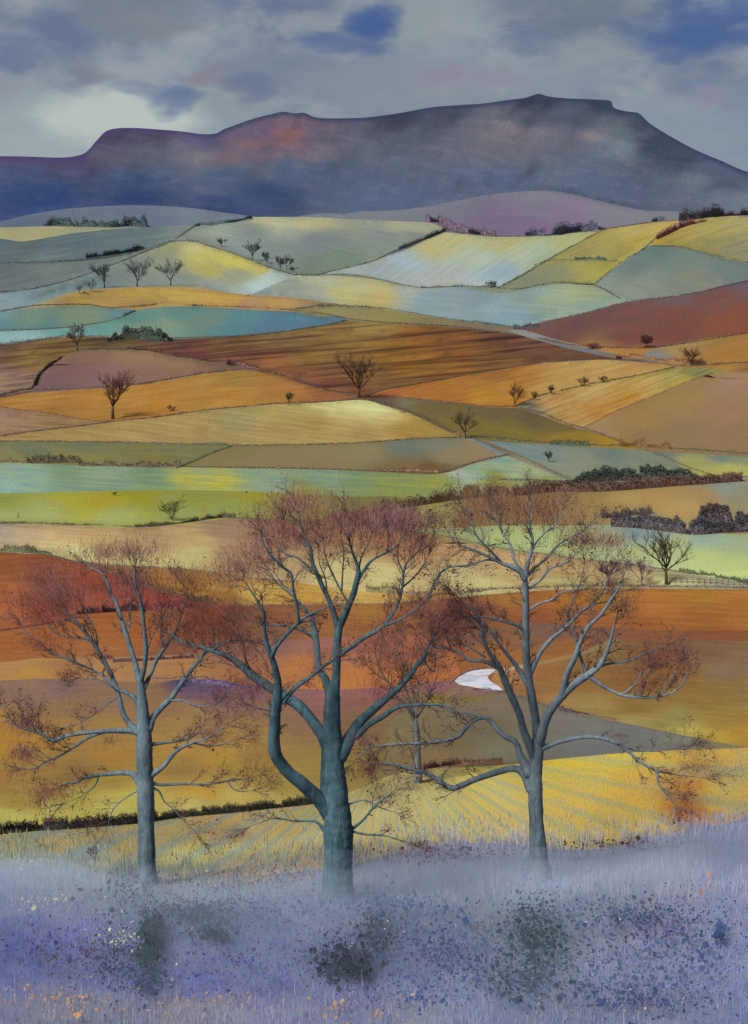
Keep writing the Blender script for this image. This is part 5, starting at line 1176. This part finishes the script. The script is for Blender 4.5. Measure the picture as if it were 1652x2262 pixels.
MV = (146, 110, 98); RD = (134, 86, 78); RB = (120, 80, 80); OC = (150, 104, 66)
big_tree('left big bare tree with a straight blue grey trunk and long level lower limbs', (0, 1106.9, 2.388), 64.0,
    [(775, 2030, 112), (772, 1850, 92), (770, 1700, 88), (768, 1500, 88), (762, 1350, 84), (760, 1200, 78), (752, 1100, 62), (745, 1000, 46), (738, 930, 40)],
    [[(738, 960, 36), (715, 860, 30), (690, 780, 28), (665, 700, 26), (640, 620, 24), (615, 540, 20), (580, 480, 18), (560, 410, 14), (530, 375, 12), (480, 350, 9), (440, 325, 5)],
     [(740, 960, 34), (762, 870, 26), (770, 780, 24), (762, 680, 22), (750, 580, 20), (735, 500, 16), (712, 430, 12), (712, 340, 6)],
     [(752, 1000, 26), (795, 910, 22), (830, 830, 20), (880, 760, 16), (920, 700, 14), (950, 620, 12), (975, 540, 11), (990, 480, 9), (970, 440, 7), (945, 415, 4)],
     [(672, 730, 10), (685, 640, 8), (690, 560, 6), (700, 480, 3)],
     [(770, 800, 11), (800, 720, 8), (830, 660, 6), (850, 620, 3)],
     [(870, 780, 10), (850, 700, 8), (860, 620, 6), (885, 560, 3)],
     [(750, 1240, 44), (690, 1180, 30), (650, 1120, 27), (630, 1040, 26), (605, 960, 24), (570, 880, 24), (535, 820, 22), (500, 760, 20), (450, 690, 18), (400, 630, 16), (350, 580, 13), (310, 530, 10), (280, 480, 7), (260, 440, 4)],
     [(520, 790, 12), (480, 740, 11), (430, 722, 10), (350, 715, 8), (290, 690, 6), (240, 650, 3)],
     [(510, 765, 11), (510, 710, 9), (490, 650, 8), (460, 600, 6), (450, 570, 3)],
     [(752, 1120, 40), (715, 1045, 26), (670, 1010, 20), (630, 995, 16), (590, 960, 15), (540, 920, 14), (480, 885, 12), (400, 850, 11), (330, 820, 10), (270, 790, 9), (220, 755, 8), (160, 710, 6), (120, 660, 4)],
     [(600, 985, 8), (540, 945, 6), (480, 935, 5), (420, 930, 3)],
     [(612, 1035, 8), (540, 1090, 7), (470, 1140, 6), (400, 1175, 5), (340, 1195, 3)],
     [(755, 1240, 54), (715, 1215, 34), (620, 1210, 26), (520, 1215, 22), (420, 1225, 20), (340, 1240, 18), (285, 1260, 18), (240, 1240, 15), (190, 1215, 13), (120, 1195, 11), (70, 1165, 9), (40, 1120, 6), (10, 1075, 3)],
     [(560, 1215, 18), (480, 1240, 16), (400, 1290, 14), (320, 1340, 12), (240, 1375, 10), (190, 1405, 8), (140, 1412, 4)],
     [(190, 1215, 8), (165, 1170, 6), (130, 1130, 3)], [(240, 1240, 8), (210, 1190, 6), (200, 1140, 3)],
     [(755, 1510, 50), (705, 1442, 30), (640, 1432, 24), (560, 1440, 20), (500, 1445, 16), (440, 1460, 13), (400, 1480, 10), (340, 1490, 8), (280, 1520, 6), (230, 1550, 3)],
     [(520, 1450, 10), (500, 1500, 8), (450, 1540, 6), (400, 1570, 4), (340, 1590, 2)],
     [(740, 1520, 13), (690, 1545, 9), (640, 1580, 7), (600, 1620, 6), (580, 1670, 5), (560, 1740, 4), (520, 1790, 2)],
     [(780, 1200, 56), (808, 1140, 36), (850, 1090, 32), (900, 1040, 28), (950, 970, 26), (1000, 900, 22), (1040, 850, 20), (1080, 800, 18), (1120, 770, 14), (1180, 748, 9), (1260, 740, 4)],
     [(1050, 845, 14), (1070, 810, 10), (1075, 770, 5)],
     [(1110, 775, 10), (1130, 700, 8), (1120, 640, 5), (1100, 600, 3)],
     [(900, 1050, 13), (960, 1050, 10), (1010, 1070, 9), (1080, 1080, 8), (1140, 1065, 7), (1180, 1030, 5), (1210, 980, 3)],
     [(785, 1285, 22), (850, 1275, 16), (930, 1265, 14), (1000, 1250, 11), (1050, 1210, 8), (1080, 1160, 3)],
     [(790, 1450, 36), (860, 1400, 24), (900, 1350, 22), (940, 1310, 20), (1010, 1275, 14), (1080, 1255, 10), (1140, 1220, 7), (1200, 1180, 3)],
     [(1020, 1275, 10), (1100, 1290, 8), (1180, 1280, 6), (1260, 1250, 3)],
     [(785, 1480, 24), (850, 1495, 16), (960, 1490, 14), (1060, 1492, 12), (1150, 1485, 10), (1220, 1468, 9), (1290, 1465, 6), (1380, 1440, 3)],
     [(1200, 1475, 10), (1225, 1510, 8), (1270, 1530, 5), (1340, 1525, 2)],
     [(785, 1500, 18), (840, 1530, 11), (865, 1580, 8), (900, 1610, 6), (950, 1660, 5), (990, 1700, 4), (1040, 1760, 2)]],
    M_BARK_A,
    [(285, 1222, 100, 32, 1.5, (150, 112, 92)), (230, 1228, 50, 34, 1.2, (148, 110, 90)), (115, 1310, 92, 70, 1.7, RD), (90, 1350, 60, 40, 1.0, (134, 66, 48)), (300, 1290, 100, 50, .9, RB), (420, 1290, 60, 40, 1.0, (124, 76, 58)),
     (62, 1590, 52, 30, 1.5, RB), (55, 1655, 45, 24, 1.4, RB), (110, 1745, 70, 26, 1.3, (138, 92, 72)), (165, 1490, 50, 16, 1.2, (120, 62, 54)), (190, 1560, 60, 18, .7, (128, 90, 92)), (460, 1620, 66, 38, 1.3, RB), (480, 1540, 60, 36, .9, (118, 74, 84)),
     (545, 1725, 34, 14, 1.0, RB), (90, 1420, 60, 30, .8, (130, 70, 46)), (430, 1390, 80, 40, .8, (120, 66, 52)), (240, 1630, 30, 20, .4, RB)], 11, ncen=(320, 1560))

big_tree('middle big bare tree, tallest and thickest, with a dark teal trunk and crossing limbs', (345.9, 1037.7, 2.336), 60.5,
    [(935, 2240, 162), (935, 2100, 152), (937, 1950, 150), (935, 1820, 150), (922, 1720, 142), (910, 1600, 134), (907, 1500, 120), (905, 1380, 98), (905, 1250, 90), (908, 1160, 74), (925, 1070, 48), (930, 950, 44), (934, 860, 42), (945, 780, 46)],
    [[(936, 810, 38), (915, 740, 32), (890, 670, 26), (860, 610, 24), (830, 540, 22), (805, 480, 20), (795, 410, 17), (770, 350, 14), (745, 290, 12), (735, 230, 9), (722, 180, 4)],
     [(800, 520, 14), (760, 480, 11), (720, 450, 9), (660, 430, 7), (600, 380, 5), (540, 320, 3)],
     [(745, 290, 8), (710, 260, 6), (670, 225, 3)], [(790, 400, 9), (740, 370, 7), (690, 310, 5), (660, 260, 3)],
     [(948, 800, 42), (985, 710, 36), (1015, 640, 32), (1035, 560, 28), (1040, 510, 22), (1020, 450, 16), (1000, 390, 12), (990, 310, 8), (985, 240, 4)],
     [(1040, 570, 20), (1080, 500, 15), (1120, 460, 12), (1180, 430, 10), (1230, 400, 9), (1270, 350, 6), (1300, 280, 3)],
     [(1190, 425, 8), (1195, 370, 6), (1190, 300, 3)], [(1045, 510, 9), (1060, 440, 7), (1090, 390, 6), (1110, 330, 3)],
     [(990, 690, 12), (950, 620, 10), (900, 520, 9), (870, 440, 7), (860, 360, 3)], [(955, 630, 10), (960, 520, 8), (965, 420, 6), (950, 330, 3)], [(880, 650, 9), (870, 560, 8), (840, 480, 5), (835, 400, 3)],
     [(935, 960, 30), (1010, 910, 24), (1080, 860, 22), (1150, 820, 20), (1190, 780, 18), (1230, 720, 16), (1255, 660, 14), (1270, 590, 13), (1275, 530, 12), (1290, 480, 10), (1340, 430, 8), (1370, 370, 6), (1390, 300, 3)],
     [(1262, 610, 10), (1320, 560, 8), (1370, 500, 6), (1400, 440, 3)], [(1340, 430, 6), (1400, 390, 5), (1430, 330, 3)],
     [(1170, 805, 15), (1260, 770, 12), (1330, 720, 10), (1380, 680, 9), (1420, 620, 8), (1450, 550, 7), (1490, 510, 6), (1600, 490, 3)],
     [(1272, 530, 9), (1245, 460, 7), (1250, 390, 5), (1260, 340, 3)],
     [(895, 1430, 86), (855, 1365, 64), (800, 1290, 56), (740, 1220, 54), (680, 1180, 52), (600, 1130, 50), (520, 1080, 46), (450, 1020, 40), (390, 975, 34), (330, 945, 28), (280, 930, 22), (200, 905, 16), (120, 880, 12), (60, 830, 6)],
     [(290, 930, 15), (330, 900, 12), (400, 880, 10), (470, 880, 4)], [(480, 1040, 20), (460, 980, 14), (450, 910, 11), (430, 850, 7), (400, 790, 3)], [(300, 940, 10), (290, 850, 7), (250, 780, 3)],
     [(900, 1760, 112), (830, 1690, 76), (745, 1612, 64), (680, 1560, 62), (620, 1480, 62), (605, 1400, 62), (610, 1320, 60), (612, 1240, 56), (625, 1160, 46), (625, 1080, 36), (605, 1000, 32), (590, 960, 28), (570, 900, 22), (555, 830, 19), (555, 750, 16), (530, 690, 12), (490, 630, 8), (450, 570, 4)],
     [(590, 970, 28), (620, 910, 20), (670, 850, 18), (720, 800, 16), (780, 750, 13), (840, 725, 8), (900, 700, 4)],
     [(735, 795, 15), (725, 700, 14), (705, 620, 14), (695, 540, 12), (640, 490, 11), (590, 440, 10), (550, 380, 8), (530, 310, 4)],
     [(705, 630, 10), (650, 590, 7), (610, 530, 4)],
     [(650, 1200, 28), (720, 1120, 22), (790, 1070, 20), (850, 1020, 18), (905, 985, 15)],
     [(895, 1160, 52), (870, 1080, 40), (835, 1020, 34), (830, 940, 32), (820, 850, 30), (800, 770, 24), (770, 720, 18), (730, 680, 13), (690, 640, 9), (620, 580, 7), (580, 520, 4)],
     [(815, 850, 20), (740, 825, 14), (660, 805, 10), (580, 800, 8), (500, 785, 6), (440, 755, 3)],
     [(935, 1480, 100), (995, 1385, 66), (1040, 1310, 56), (1090, 1260, 48), (1160, 1200, 40), (1230, 1140, 34), (1290, 1080, 30), (1340, 1010, 28), (1380, 960, 20), (1400, 910, 14), (1440, 850, 8), (1480, 780, 4)],
     [(1030, 1375, 40), (1100, 1310, 30), (1170, 1270, 26), (1230, 1230, 22), (1300, 1215, 16), (1400, 1210, 12), (1480, 1215, 8), (1560, 1250, 3)],
     [(1380, 955, 14), (1390, 1000, 9), (1430, 1040, 7), (1440, 980, 5), (1430, 920, 3)],
     [(880, 1880, 24), (830, 1820, 14), (780, 1810, 12), (700, 1810, 9), (620, 1795, 7), (560, 1810, 5), (480, 1840, 2)],
     [(990, 1865, 22), (1060, 1810, 13), (1120, 1740, 10), (1180, 1690, 8), (1230, 1650, 3)], [(990, 1860, 16), (1080, 1880, 10), (1160, 1885, 8), (1230, 1900, 4), (1320, 1930, 2)],
     [(970, 1735, 14), (1030, 1710, 8), (1090, 1705, 7), (1150, 1740, 6), (1240, 1770, 2)], [(600, 1245, 9), (550, 1235, 7), (490, 1215, 3)]],
    M_BARK_B,
    [(660, 1118, 100, 40, 1.2, (150, 108, 96)), (640, 1180, 80, 56, 1.1, (146, 100, 88)), (780, 1150, 110, 44, 1.0, (138, 92, 88)), (870, 1155, 84, 46, 1.6, (138, 96, 100)), (930, 1200, 50, 50, 1.0, (132, 90, 80)), (520, 1255, 62, 46, 1.8, (156, 118, 96)), (570, 1215, 50, 40, 1.2, (152, 112, 96)), (480, 1280, 60, 40, .6, OC),
     (470, 1370, 80, 66, 1.5, (130, 74, 54)), (540, 1440, 60, 50, .9, RD), (860, 1400, 88, 66, .45, (150, 94, 78)), (930, 1350, 80, 50, .6, (140, 88, 78)), (560, 1530, 50, 40, .9, RB), (800, 1640, 50, 36, 1.2, RB), (830, 1510, 50, 50, .5, RD), (560, 1620, 50, 60, .35, RB), (700, 1480, 40, 60, .3, RD)], 23, ncen=(740, 1640), hair=1.1)

big_tree('right big bare tree with a pale grey trunk and a zigzag lower limb', (830.2, 1037.7, 2.010), 66.0,
    [(725, 1800, 96), (718, 1660, 74), (712, 1560, 66), (708, 1440, 62), (707, 1340, 64), (715, 1250, 56), (722, 1150, 46)],
    [[(720, 1190, 48), (706, 1090, 38), (690, 1000, 38), (678, 920, 36), (668, 830, 34), (665, 740, 32), (665, 650, 30), (665, 560, 28), (662, 500, 26), (660, 460, 22)],
     [(662, 490, 24), (640, 450, 20), (600, 430, 18), (540, 405, 16), (480, 375, 14), (420, 350, 11), (360, 325, 8), (310, 260, 4)],
     [(535, 402, 9), (490, 400, 9), (440, 415, 9), (400, 425, 10), (340, 428, 10), (300, 445, 9), (270, 480, 9), (240, 540, 7), (210, 590, 3)],
     [(560, 412, 11), (510, 360, 9), (470, 320, 9), (440, 280, 8), (425, 220, 6), (400, 180, 5), (380, 150, 3)],
     [(645, 450, 16), (610, 390, 12), (600, 340, 11), (570, 290, 9), (545, 240, 8), (500, 190, 7), (495, 140, 3)],
     [(560, 280, 7), (540, 200, 5), (520, 140, 3)],
     [(662, 480, 24), (675, 410, 18), (690, 360, 14), (695, 310, 12), (685, 260, 9), (680, 200, 6), (685, 140, 3)],
     [(690, 355, 11), (720, 310, 9), (760, 270, 8), (800, 240, 6), (830, 180, 3)],
     [(668, 470, 17), (710, 430, 12), (760, 390, 11), (800, 340, 9), (860, 300, 7), (920, 270, 6), (970, 220, 3)],
     [(675, 525, 14), (730, 490, 10), (770, 440, 9), (820, 420, 7), (870, 390, 5), (900, 350, 3)],
     [(672, 625, 14), (720, 595, 10), (780, 575, 9), (820, 545, 7), (880, 535, 3)],
     [(684, 900, 30), (730, 810, 20), (780, 750, 18), (840, 700, 16), (880, 660, 14), (920, 620, 12), (970, 590, 9), (1010, 530, 8), (1030, 480, 4)],
     [(858, 680, 12), (860, 620, 10), (880, 560, 8), (910, 490, 6), (925, 420, 3)],
     [(725, 1220, 54), (750, 1120, 40), (780, 1060, 36), (830, 1000, 36), (880, 950, 34), (940, 910, 30), (990, 870, 24), (1020, 820, 20), (1040, 760, 14), (1055, 700, 9), (1075, 630, 4)],
     [(828, 1010, 34), (835, 960, 28), (850, 900, 26), (885, 830, 24), (905, 770, 20), (940, 700, 18), (1000, 640, 14), (1040, 580, 12), (1080, 520, 8), (1110, 440, 3)],
     [(935, 905, 15), (905, 820, 12), (880, 730, 10), (860, 670, 7)],
     [(990, 870, 13), (1060, 855, 10), (1120, 850, 9), (1180, 820, 8), (1240, 800, 5), (1290, 780, 2)],
     [(945, 915, 20), (1010, 960, 16), (1080, 995, 14), (1160, 1008, 12), (1240, 1008, 10), (1310, 990, 8), (1360, 950, 6), (1385, 890, 3)],
     [(1160, 1006, 7), (1185, 950, 5), (1220, 880, 3)], [(1090, 998, 7), (1150, 950, 5), (1180, 890, 3)], [(1250, 1006, 6), (1290, 950, 4), (1330, 890, 3)],
     [(705, 1280, 44), (660, 1170, 34), (635, 1080, 32), (600, 1000, 32), (570, 930, 30), (545, 870, 26), (510, 820, 18), (480, 760, 14), (470, 700, 11), (450, 640, 9), (400, 600, 7), (360, 560, 4)],
     [(555, 880, 22), (480, 850, 16), (420, 845, 14), (370, 815, 13), (320, 790, 11), (260, 785, 9), (220, 740, 6), (180, 710, 3)],
     [(676, 960, 24), (630, 880, 20), (600, 840, 18), (560, 790, 14), (520, 730, 12), (490, 690, 9), (450, 640, 6), (430, 590, 3)],
     [(665, 745, 20), (645, 700, 16), (600, 680, 14), (540, 665, 12), (490, 655, 8), (430, 650, 4)],
     [(485, 830, 10), (420, 790, 8), (350, 740, 6), (290, 690, 3)], [(330, 790, 9), (300, 700, 7), (260, 650, 5), (215, 600, 3)], [(470, 700, 8), (400, 660, 6), (350, 600, 4), (330, 540, 3)],
     [(685, 1350, 56), (642, 1270, 34), (620, 1210, 26), (570, 1180, 22), (530, 1140, 22), (500, 1105, 20), (460, 1100, 20), (410, 1130, 20), (370, 1180, 18), (310, 1200, 16), (220, 1212, 14), (130, 1215, 12), (0, 1225, 9), (-50, 1250, 7), (-110, 1310, 3)],
     [(465, 1095, 12), (410, 1080, 10), (350, 1075, 8), (300, 1060, 5), (260, 1040, 3)], [(20, 1225, 8), (5, 1260, 6), (-5, 1310, 3)],
     [(695, 1420, 64), (660, 1350, 44), (610, 1325, 30), (540, 1340, 28), (450, 1370, 26), (390, 1395, 26), (335, 1412, 24), (280, 1380, 22), (220, 1345, 20), (150, 1325, 16), (80, 1305, 10), (20, 1300, 4)],
     [(725, 1240, 30), (790, 1215, 20), (860, 1195, 18), (930, 1185, 17), (1000, 1190, 15), (1070, 1215, 14), (1120, 1250, 12), (1180, 1300, 11), (1240, 1335, 11), (1255, 1390, 9), (1290, 1440, 7), (1330, 1490, 3)],
     [(1100, 1230, 9), (1180, 1245, 7), (1270, 1245, 5), (1400, 1220, 3)], [(1235, 1335, 9), (1320, 1350, 6), (1400, 1360, 4), (1470, 1370, 2)]],
    M_BARK_C,
    [(1110, 1115, 130, 46, 1.2, (140, 102, 80)), (1200, 1140, 100, 44, .9, (146, 104, 82)), (1030, 1150, 60, 40, .9, (134, 96, 78)), (1290, 1195, 90, 40, .8, (152, 108, 88)), (1350, 1200, 40, 24, 1.0, RB), (1000, 1360, 84, 60, 1.1, (130, 80, 74)), (1010, 1420, 60, 40, .6, RD), (950, 1430, 60, 50, .35, RD),
     (1450, 1470, 92, 36, 1.3, (128, 74, 50)), (1440, 1510, 60, 26, 1.4, (126, 76, 58)), (1490, 1440, 50, 30, .9, (130, 76, 60)), (1530, 1690, 66, 40, 1.0, (168, 116, 56)), (1510, 1760, 60, 50, 1.2, (164, 106, 48)), (1510, 1650, 40, 14, 1.2, RB), (1350, 1290, 50, 50, .6, (144, 100, 84)), (820, 1690, 40, 26, .8, RB), (1380, 1340, 50, 40, .35, RB)], 37, ncen=(1190, 1520))

big_tree('slender young bare tree between the middle and right big trees', (345.9, 1037.7, 2.336), 104.0,
    [(1345, 1575, 40), (1345, 1450, 37), (1338, 1340, 34), (1330, 1280, 26)],
    [[(1332, 1300, 20), (1290, 1220, 16), (1230, 1160, 13), (1190, 1090, 10), (1150, 1030, 8), (1130, 950, 3)], [(1190, 1090, 9), (1130, 1050, 5), (1090, 1010, 3)], [(1325, 1290, 15), (1310, 1200, 10), (1280, 1120, 8), (1230, 1010, 6), (1180, 880, 3)],
     [(1335, 1290, 13), (1350, 1180, 9), (1345, 1080, 6), (1380, 980, 3)], [(1335, 1290, 15), (1380, 1220, 10), (1410, 1150, 8), (1440, 1080, 5), (1450, 1040, 3)], [(1330, 1280, 10), (1320, 1150, 7), (1290, 1020, 5), (1270, 900, 3)], [(1345, 1200, 8), (1310, 1100, 6), (1250, 960, 3)]],
    M_BARK_D, [(905, 1440, 84, 46, .4, (150, 96, 78)), (920, 1500, 60, 40, .4, (144, 88, 66)), (880, 1560, 50, 30, .3, RD)], 41, side_k=10, ncen=(918, 1590))


# ------------------------------------------------------------------ the heather bank in front
bankf = [f for f in FIELDS if f['name'] == 'heather_bank'][0]
btop = smoothcurve([p for p in bankf['poly'] if p[1] < 2000]); btop = btop[np.argsort(btop[:, 0])]


def bank_blades(name, n, x0, x1, y0, y1, hmin, hmax, wmin, wmax, label, cat, col=None, fuzz=24, amp=.14, kk=1.0, lean=.12, power=1.0):
    x = RNG.uniform(x0, x1, n); y = y0 + (y1 - y0) * RNG.uniform(0, 1, n) ** power
    top = np.interp(x, btop[:, 0], btop[:, 1])
    ok = y > top - RNG.exponential(fuzz, n) + 4
    clump = vnoise(x / 26.0, y / 16.0, 77)
    ok &= RNG.uniform(0, 1, n) < 0.25 + clump
    x, y = x[ok], y[ok]; n = len(x); clump = clump[ok]
    d = depth(x, y); s = d / F
    if col is None:
        c = lin_arr(idw(x, y, bankf['cols']), KF * kk * 1.08) * (0.94, 0.97, 1.12)
        c = c * (1 + RNG.uniform(-amp, amp, (n, 1))) * (1 + RNG.uniform(-.05, .05, (n, 3)))
    else:
        c = jcol(col, n, amp)
    h = RNG.uniform(hmin, hmax, n) * (0.6 + 0.8 * clump) * s
    A = world_pts(x, y, d); A[:, 2] -= 0.05
    B = A + np.stack([RNG.normal(0, lean, n) * h, RNG.normal(0, lean, n) * h, h], -1)
    b = Bag(); b.blades(A, B, RNG.uniform(wmin, wmax, n) * s, c)
    return tag(b.build(name, M_LEAF), label, cat, kind='stuff')


bank_blades('heather', 150000, -60, 1712, 1790, 2380, 6, 20, 1.2, 3.4, 'dense lavender and blue heather stems covering the near bank', 'heather', power=.9)
bank_blades('heather', 30000, -1500, -60, 1790, 2500, 10, 26, 2.5, 5, 'heather stems beyond the left side of the near bank', 'heather')
bank_blades('heather', 30000, 1712, 3100, 1700, 2500, 10, 26, 2.5, 5, 'heather stems beyond the right side of the near bank', 'heather')
bank_blades('grass', 6000, 930, 1660, 1820, 1990, 14, 40, 0.8, 2.0, 'tall pale grass plumes imitating mist round the foot of the right hand tree', 'grass', col=(168, 166, 182), fuzz=20, amp=.12, lean=.06)  # pale blade colour paints mist where the trunk meets the bank
bank_blades('grass', 7000, -60, 930, 1850, 1990, 10, 30, 0.9, 2.0, 'thin grey green grass at the back of the near bank on the left', 'grass', col=(138, 146, 120), fuzz=26, lean=.1)
bank_blades('grass', 1500, 0, 1652, 2190, 2340, 14, 46, 1.0, 2.4, 'pale dry grass along the lowest edge of the near bank', 'grass', col=(168, 160, 164), fuzz=10, lean=.06)


def specks(name, spots, label, cat):
    b = Bag()
    for (cx, cy, rx, ry, n, col, sz) in spots:
        n = int(n * (0.9 if col[0] > 160 else 2.3)); sz *= 1.0 if col[0] > 160 else 1.28; col = col if col[0] > 160 else tuple(0.82 * v for v in col)
        x = cx + RNG.normal(0, .55, n) * rx; y = cy + RNG.normal(0, .55, n) * ry
        top = np.interp(x, btop[:, 0], btop[:, 1]); ok = y > top - 25
        x, y = x[ok], y[ok]; n = len(x)
        if not n: continue
        hh = RNG.uniform(22, 40, n)
        d = depth(x, y + hh); s = d / F
        A = world_pts(x, y + hh, d); A[:, 2] += hh * s; A[:, 1] -= 0.25
        b.flakes(A, (sz * 0.55 + RNG.exponential(sz * 0.62, n)) * s * 1.15, jcol(col, n, .2))
    return tag(b.build(name, M_FLOWER), label, cat, kind='stuff')


specks('leaves', [(338, 2045, 22, 34, 240, (44, 66, 72), 5), (325, 2100, 26, 26, 160, (46, 68, 74), 5), (330, 2150, 40, 40, 200, (52, 68, 96), 3.6), (440, 2005, 130, 30, 420, (58, 80, 92), 3.4), (470, 2050, 40, 16, 120, (52, 76, 82), 4), (1180, 2060, 60, 90, 520, (54, 84, 92), 3.2), (1150, 2150, 110, 50, 320, (52, 76, 96), 3.2),
                  (760, 2110, 70, 44, 420, (56, 66, 80), 3.6), (780, 2130, 30, 14, 120, (50, 70, 78), 4.5), (830, 2040, 50, 60, 280, (62, 74, 92), 3), (290, 1960, 80, 40, 160, (70, 92, 104), 3), (1300, 2120, 120, 90, 220, (66, 84, 104), 3), (250, 2110, 60, 70, 220, (50, 62, 92), 3)],
       'dark green and slate leaves scattered through the near bank', 'leaves')
specks('blossom', [(110, 1985, 90, 22, 200, (196, 198, 148), 2.4), (270, 2062, 70, 26, 190, (190, 202, 166), 2.6), (60, 1895, 60, 20, 90, (172, 182, 120), 2.2), (350, 2100, 110, 60, 80, (190, 196, 164), 2), (500, 1960, 110, 40, 120, (188, 186, 128), 2), (850, 2060, 90, 50, 40, (196, 200, 180), 2), (1320, 2010, 60, 30, 16, (190, 200, 180), 2.4)],
       'cream and pale yellow blossom on the near bank', 'flowers')
specks('blossom', [(110, 2190, 130, 34, 320, (196, 148, 88), 2.8), (420, 2200, 180, 26, 260, (190, 146, 92), 2.8), (170, 2200, 50, 50, 60, (204, 152, 86), 3.6), (740, 2220, 70, 26, 100, (180, 142, 86), 4), (870, 2225, 60, 30, 110, (190, 148, 92), 3.4), (1560, 1920, 40, 60, 30, (196, 138, 84), 3), (1100, 1900, 220, 40, 160, (186, 148, 124), 2.4), (620, 1920, 160, 34, 300, (192, 142, 84), 2.4), (1450, 2200, 160, 50, 90, (186, 150, 130), 2.4),
                   (330, 1985, 120, 40, 110, (182, 152, 92), 2.4)], 'small orange flowers scattered on the near bank', 'flowers')
specks('blossom', [(860, 1985, 110, 26, 260, (72, 112, 162), 2.8), (1000, 2090, 110, 90, 480, (66, 90, 148), 2.8), (1500, 2080, 150, 110, 560, (76, 98, 156), 2.8), (1400, 2190, 180, 50, 360, (72, 92, 150), 3), (1250, 2000, 120, 50, 200, (80, 104, 150), 2.6), (600, 2000, 180, 40, 260, (76, 104, 156), 2.4), (500, 2120, 180, 60, 260, (70, 82, 156), 2.4), (1400, 2010, 80, 24, 160, (66, 92, 140), 3),
                   (1585, 2050, 10, 26, 90, (66, 96, 160), 3), (900, 2190, 120, 40, 180, (72, 84, 150), 2.6), (100, 2100, 110, 60, 160, (64, 66, 140), 2.6)], 'small deep blue flowers all over the near bank', 'flowers')
specks('blossom', [(1450, 2030, 120, 60, 260, (104, 72, 92), 2.2), (300, 2080, 260, 80, 320, (92, 68, 104), 2.2), (800, 2060, 260, 90, 420, (92, 72, 96), 2.2), (560, 1930, 200, 26, 240, (126, 84, 62), 2.2), (980, 1880, 120, 20, 160, (122, 74, 58), 2.6), (1350, 1860, 140, 16, 140, (126, 90, 70), 2.2), (150, 2110, 100, 40, 90, (88, 58, 84), 3)],
       'dull plum coloured seed heads through the near bank', 'seed heads')


# ------------------------------------------------------------------ ground mist lying on the bank round the tree feet
nx, ny = 110, 40
mx = np.linspace(-1400, 3000, nx); tt = np.linspace(0, 1, ny) ** 1.3
MX, TT = np.meshgrid(mx, tt, indexing='ij')
MY = np.interp(MX, btop[:, 0], btop[:, 1]) + 2
MY = MY + (2595 - MY) * TT
MB = world_pts(MX, MY)
rise = MY - np.interp(MX, btop[:, 0], btop[:, 1])
mm = bpy.data.materials.new('ground_mist'); mm.use_nodes = True
t = NT(mm.node_tree)
for nd in list(t.n): t.n.remove(nd)
out = t.new('ShaderNodeOutputMaterial')
pv = t.new('ShaderNodeVolumePrincipled')
pv.inputs['Color'].default_value = (0.66, 0.75, 1.0, 1); pv.inputs['Density'].default_value = 0.0195
t.l.new(pv.outputs[0], out.inputs['Volume'])
mist = empty('mist', pt(826, 1990))
tag(mist, 'thin lavender ground mist round the feet of the big trees', 'mist', kind='stuff')
mloc = np.array(mist.location)
N0 = nx * ny
ii, jj = np.meshgrid(np.arange(nx - 1), np.arange(ny - 1), indexing='ij')
a_ = (ii * ny + jj).ravel()
qt = np.stack([a_, a_ + ny, a_ + ny + 1, a_ + 1], -1)
side = []
for j in (0, ny - 1):
    k_ = np.arange(nx - 1) * ny + j; side.append(np.stack([k_, k_ + ny, k_ + ny + N0, k_ + N0], -1))
for i in (0, nx - 1):
    k_ = i * ny + np.arange(ny - 1); side.append(np.stack([k_, k_ + 1, k_ + 1 + N0, k_ + N0], -1))
import bmesh
for q in range(6):          # wisps of different height and reach lie over one another, so the mist thins out gradually upwards
    mh = 0.01 + (0.35 + 0.34 * q) * sstep((rise - 34 + 9 * q) / (70.0 + 8 * q)) ** 1.2 * (1 - 0.62 * sstep((rise - 100) / 120.0)) * (0.45 + 1.2 * (0.5 + fbm(MB[..., 0] / (3.0 + q) + 5 * q, MB[..., 1] / 4.0, 4, 50 + q)))
    top_ = MB.copy(); top_[..., 2] += mh; bot_ = MB.copy(); bot_[..., 2] -= 0.6 + 0.05 * q
    VV = np.concatenate([top_.reshape(-1, 3), bot_.reshape(-1, 3)]) - mloc
    o = mesh_from('wisp', VV, [qt, qt[:, ::-1] + N0] + side, mm, parent=mist)
    bm_ = bmesh.new(); bm_.from_mesh(o.data); bmesh.ops.recalc_face_normals(bm_, faces=bm_.faces); bm_.to_mesh(o.data); bm_.free()
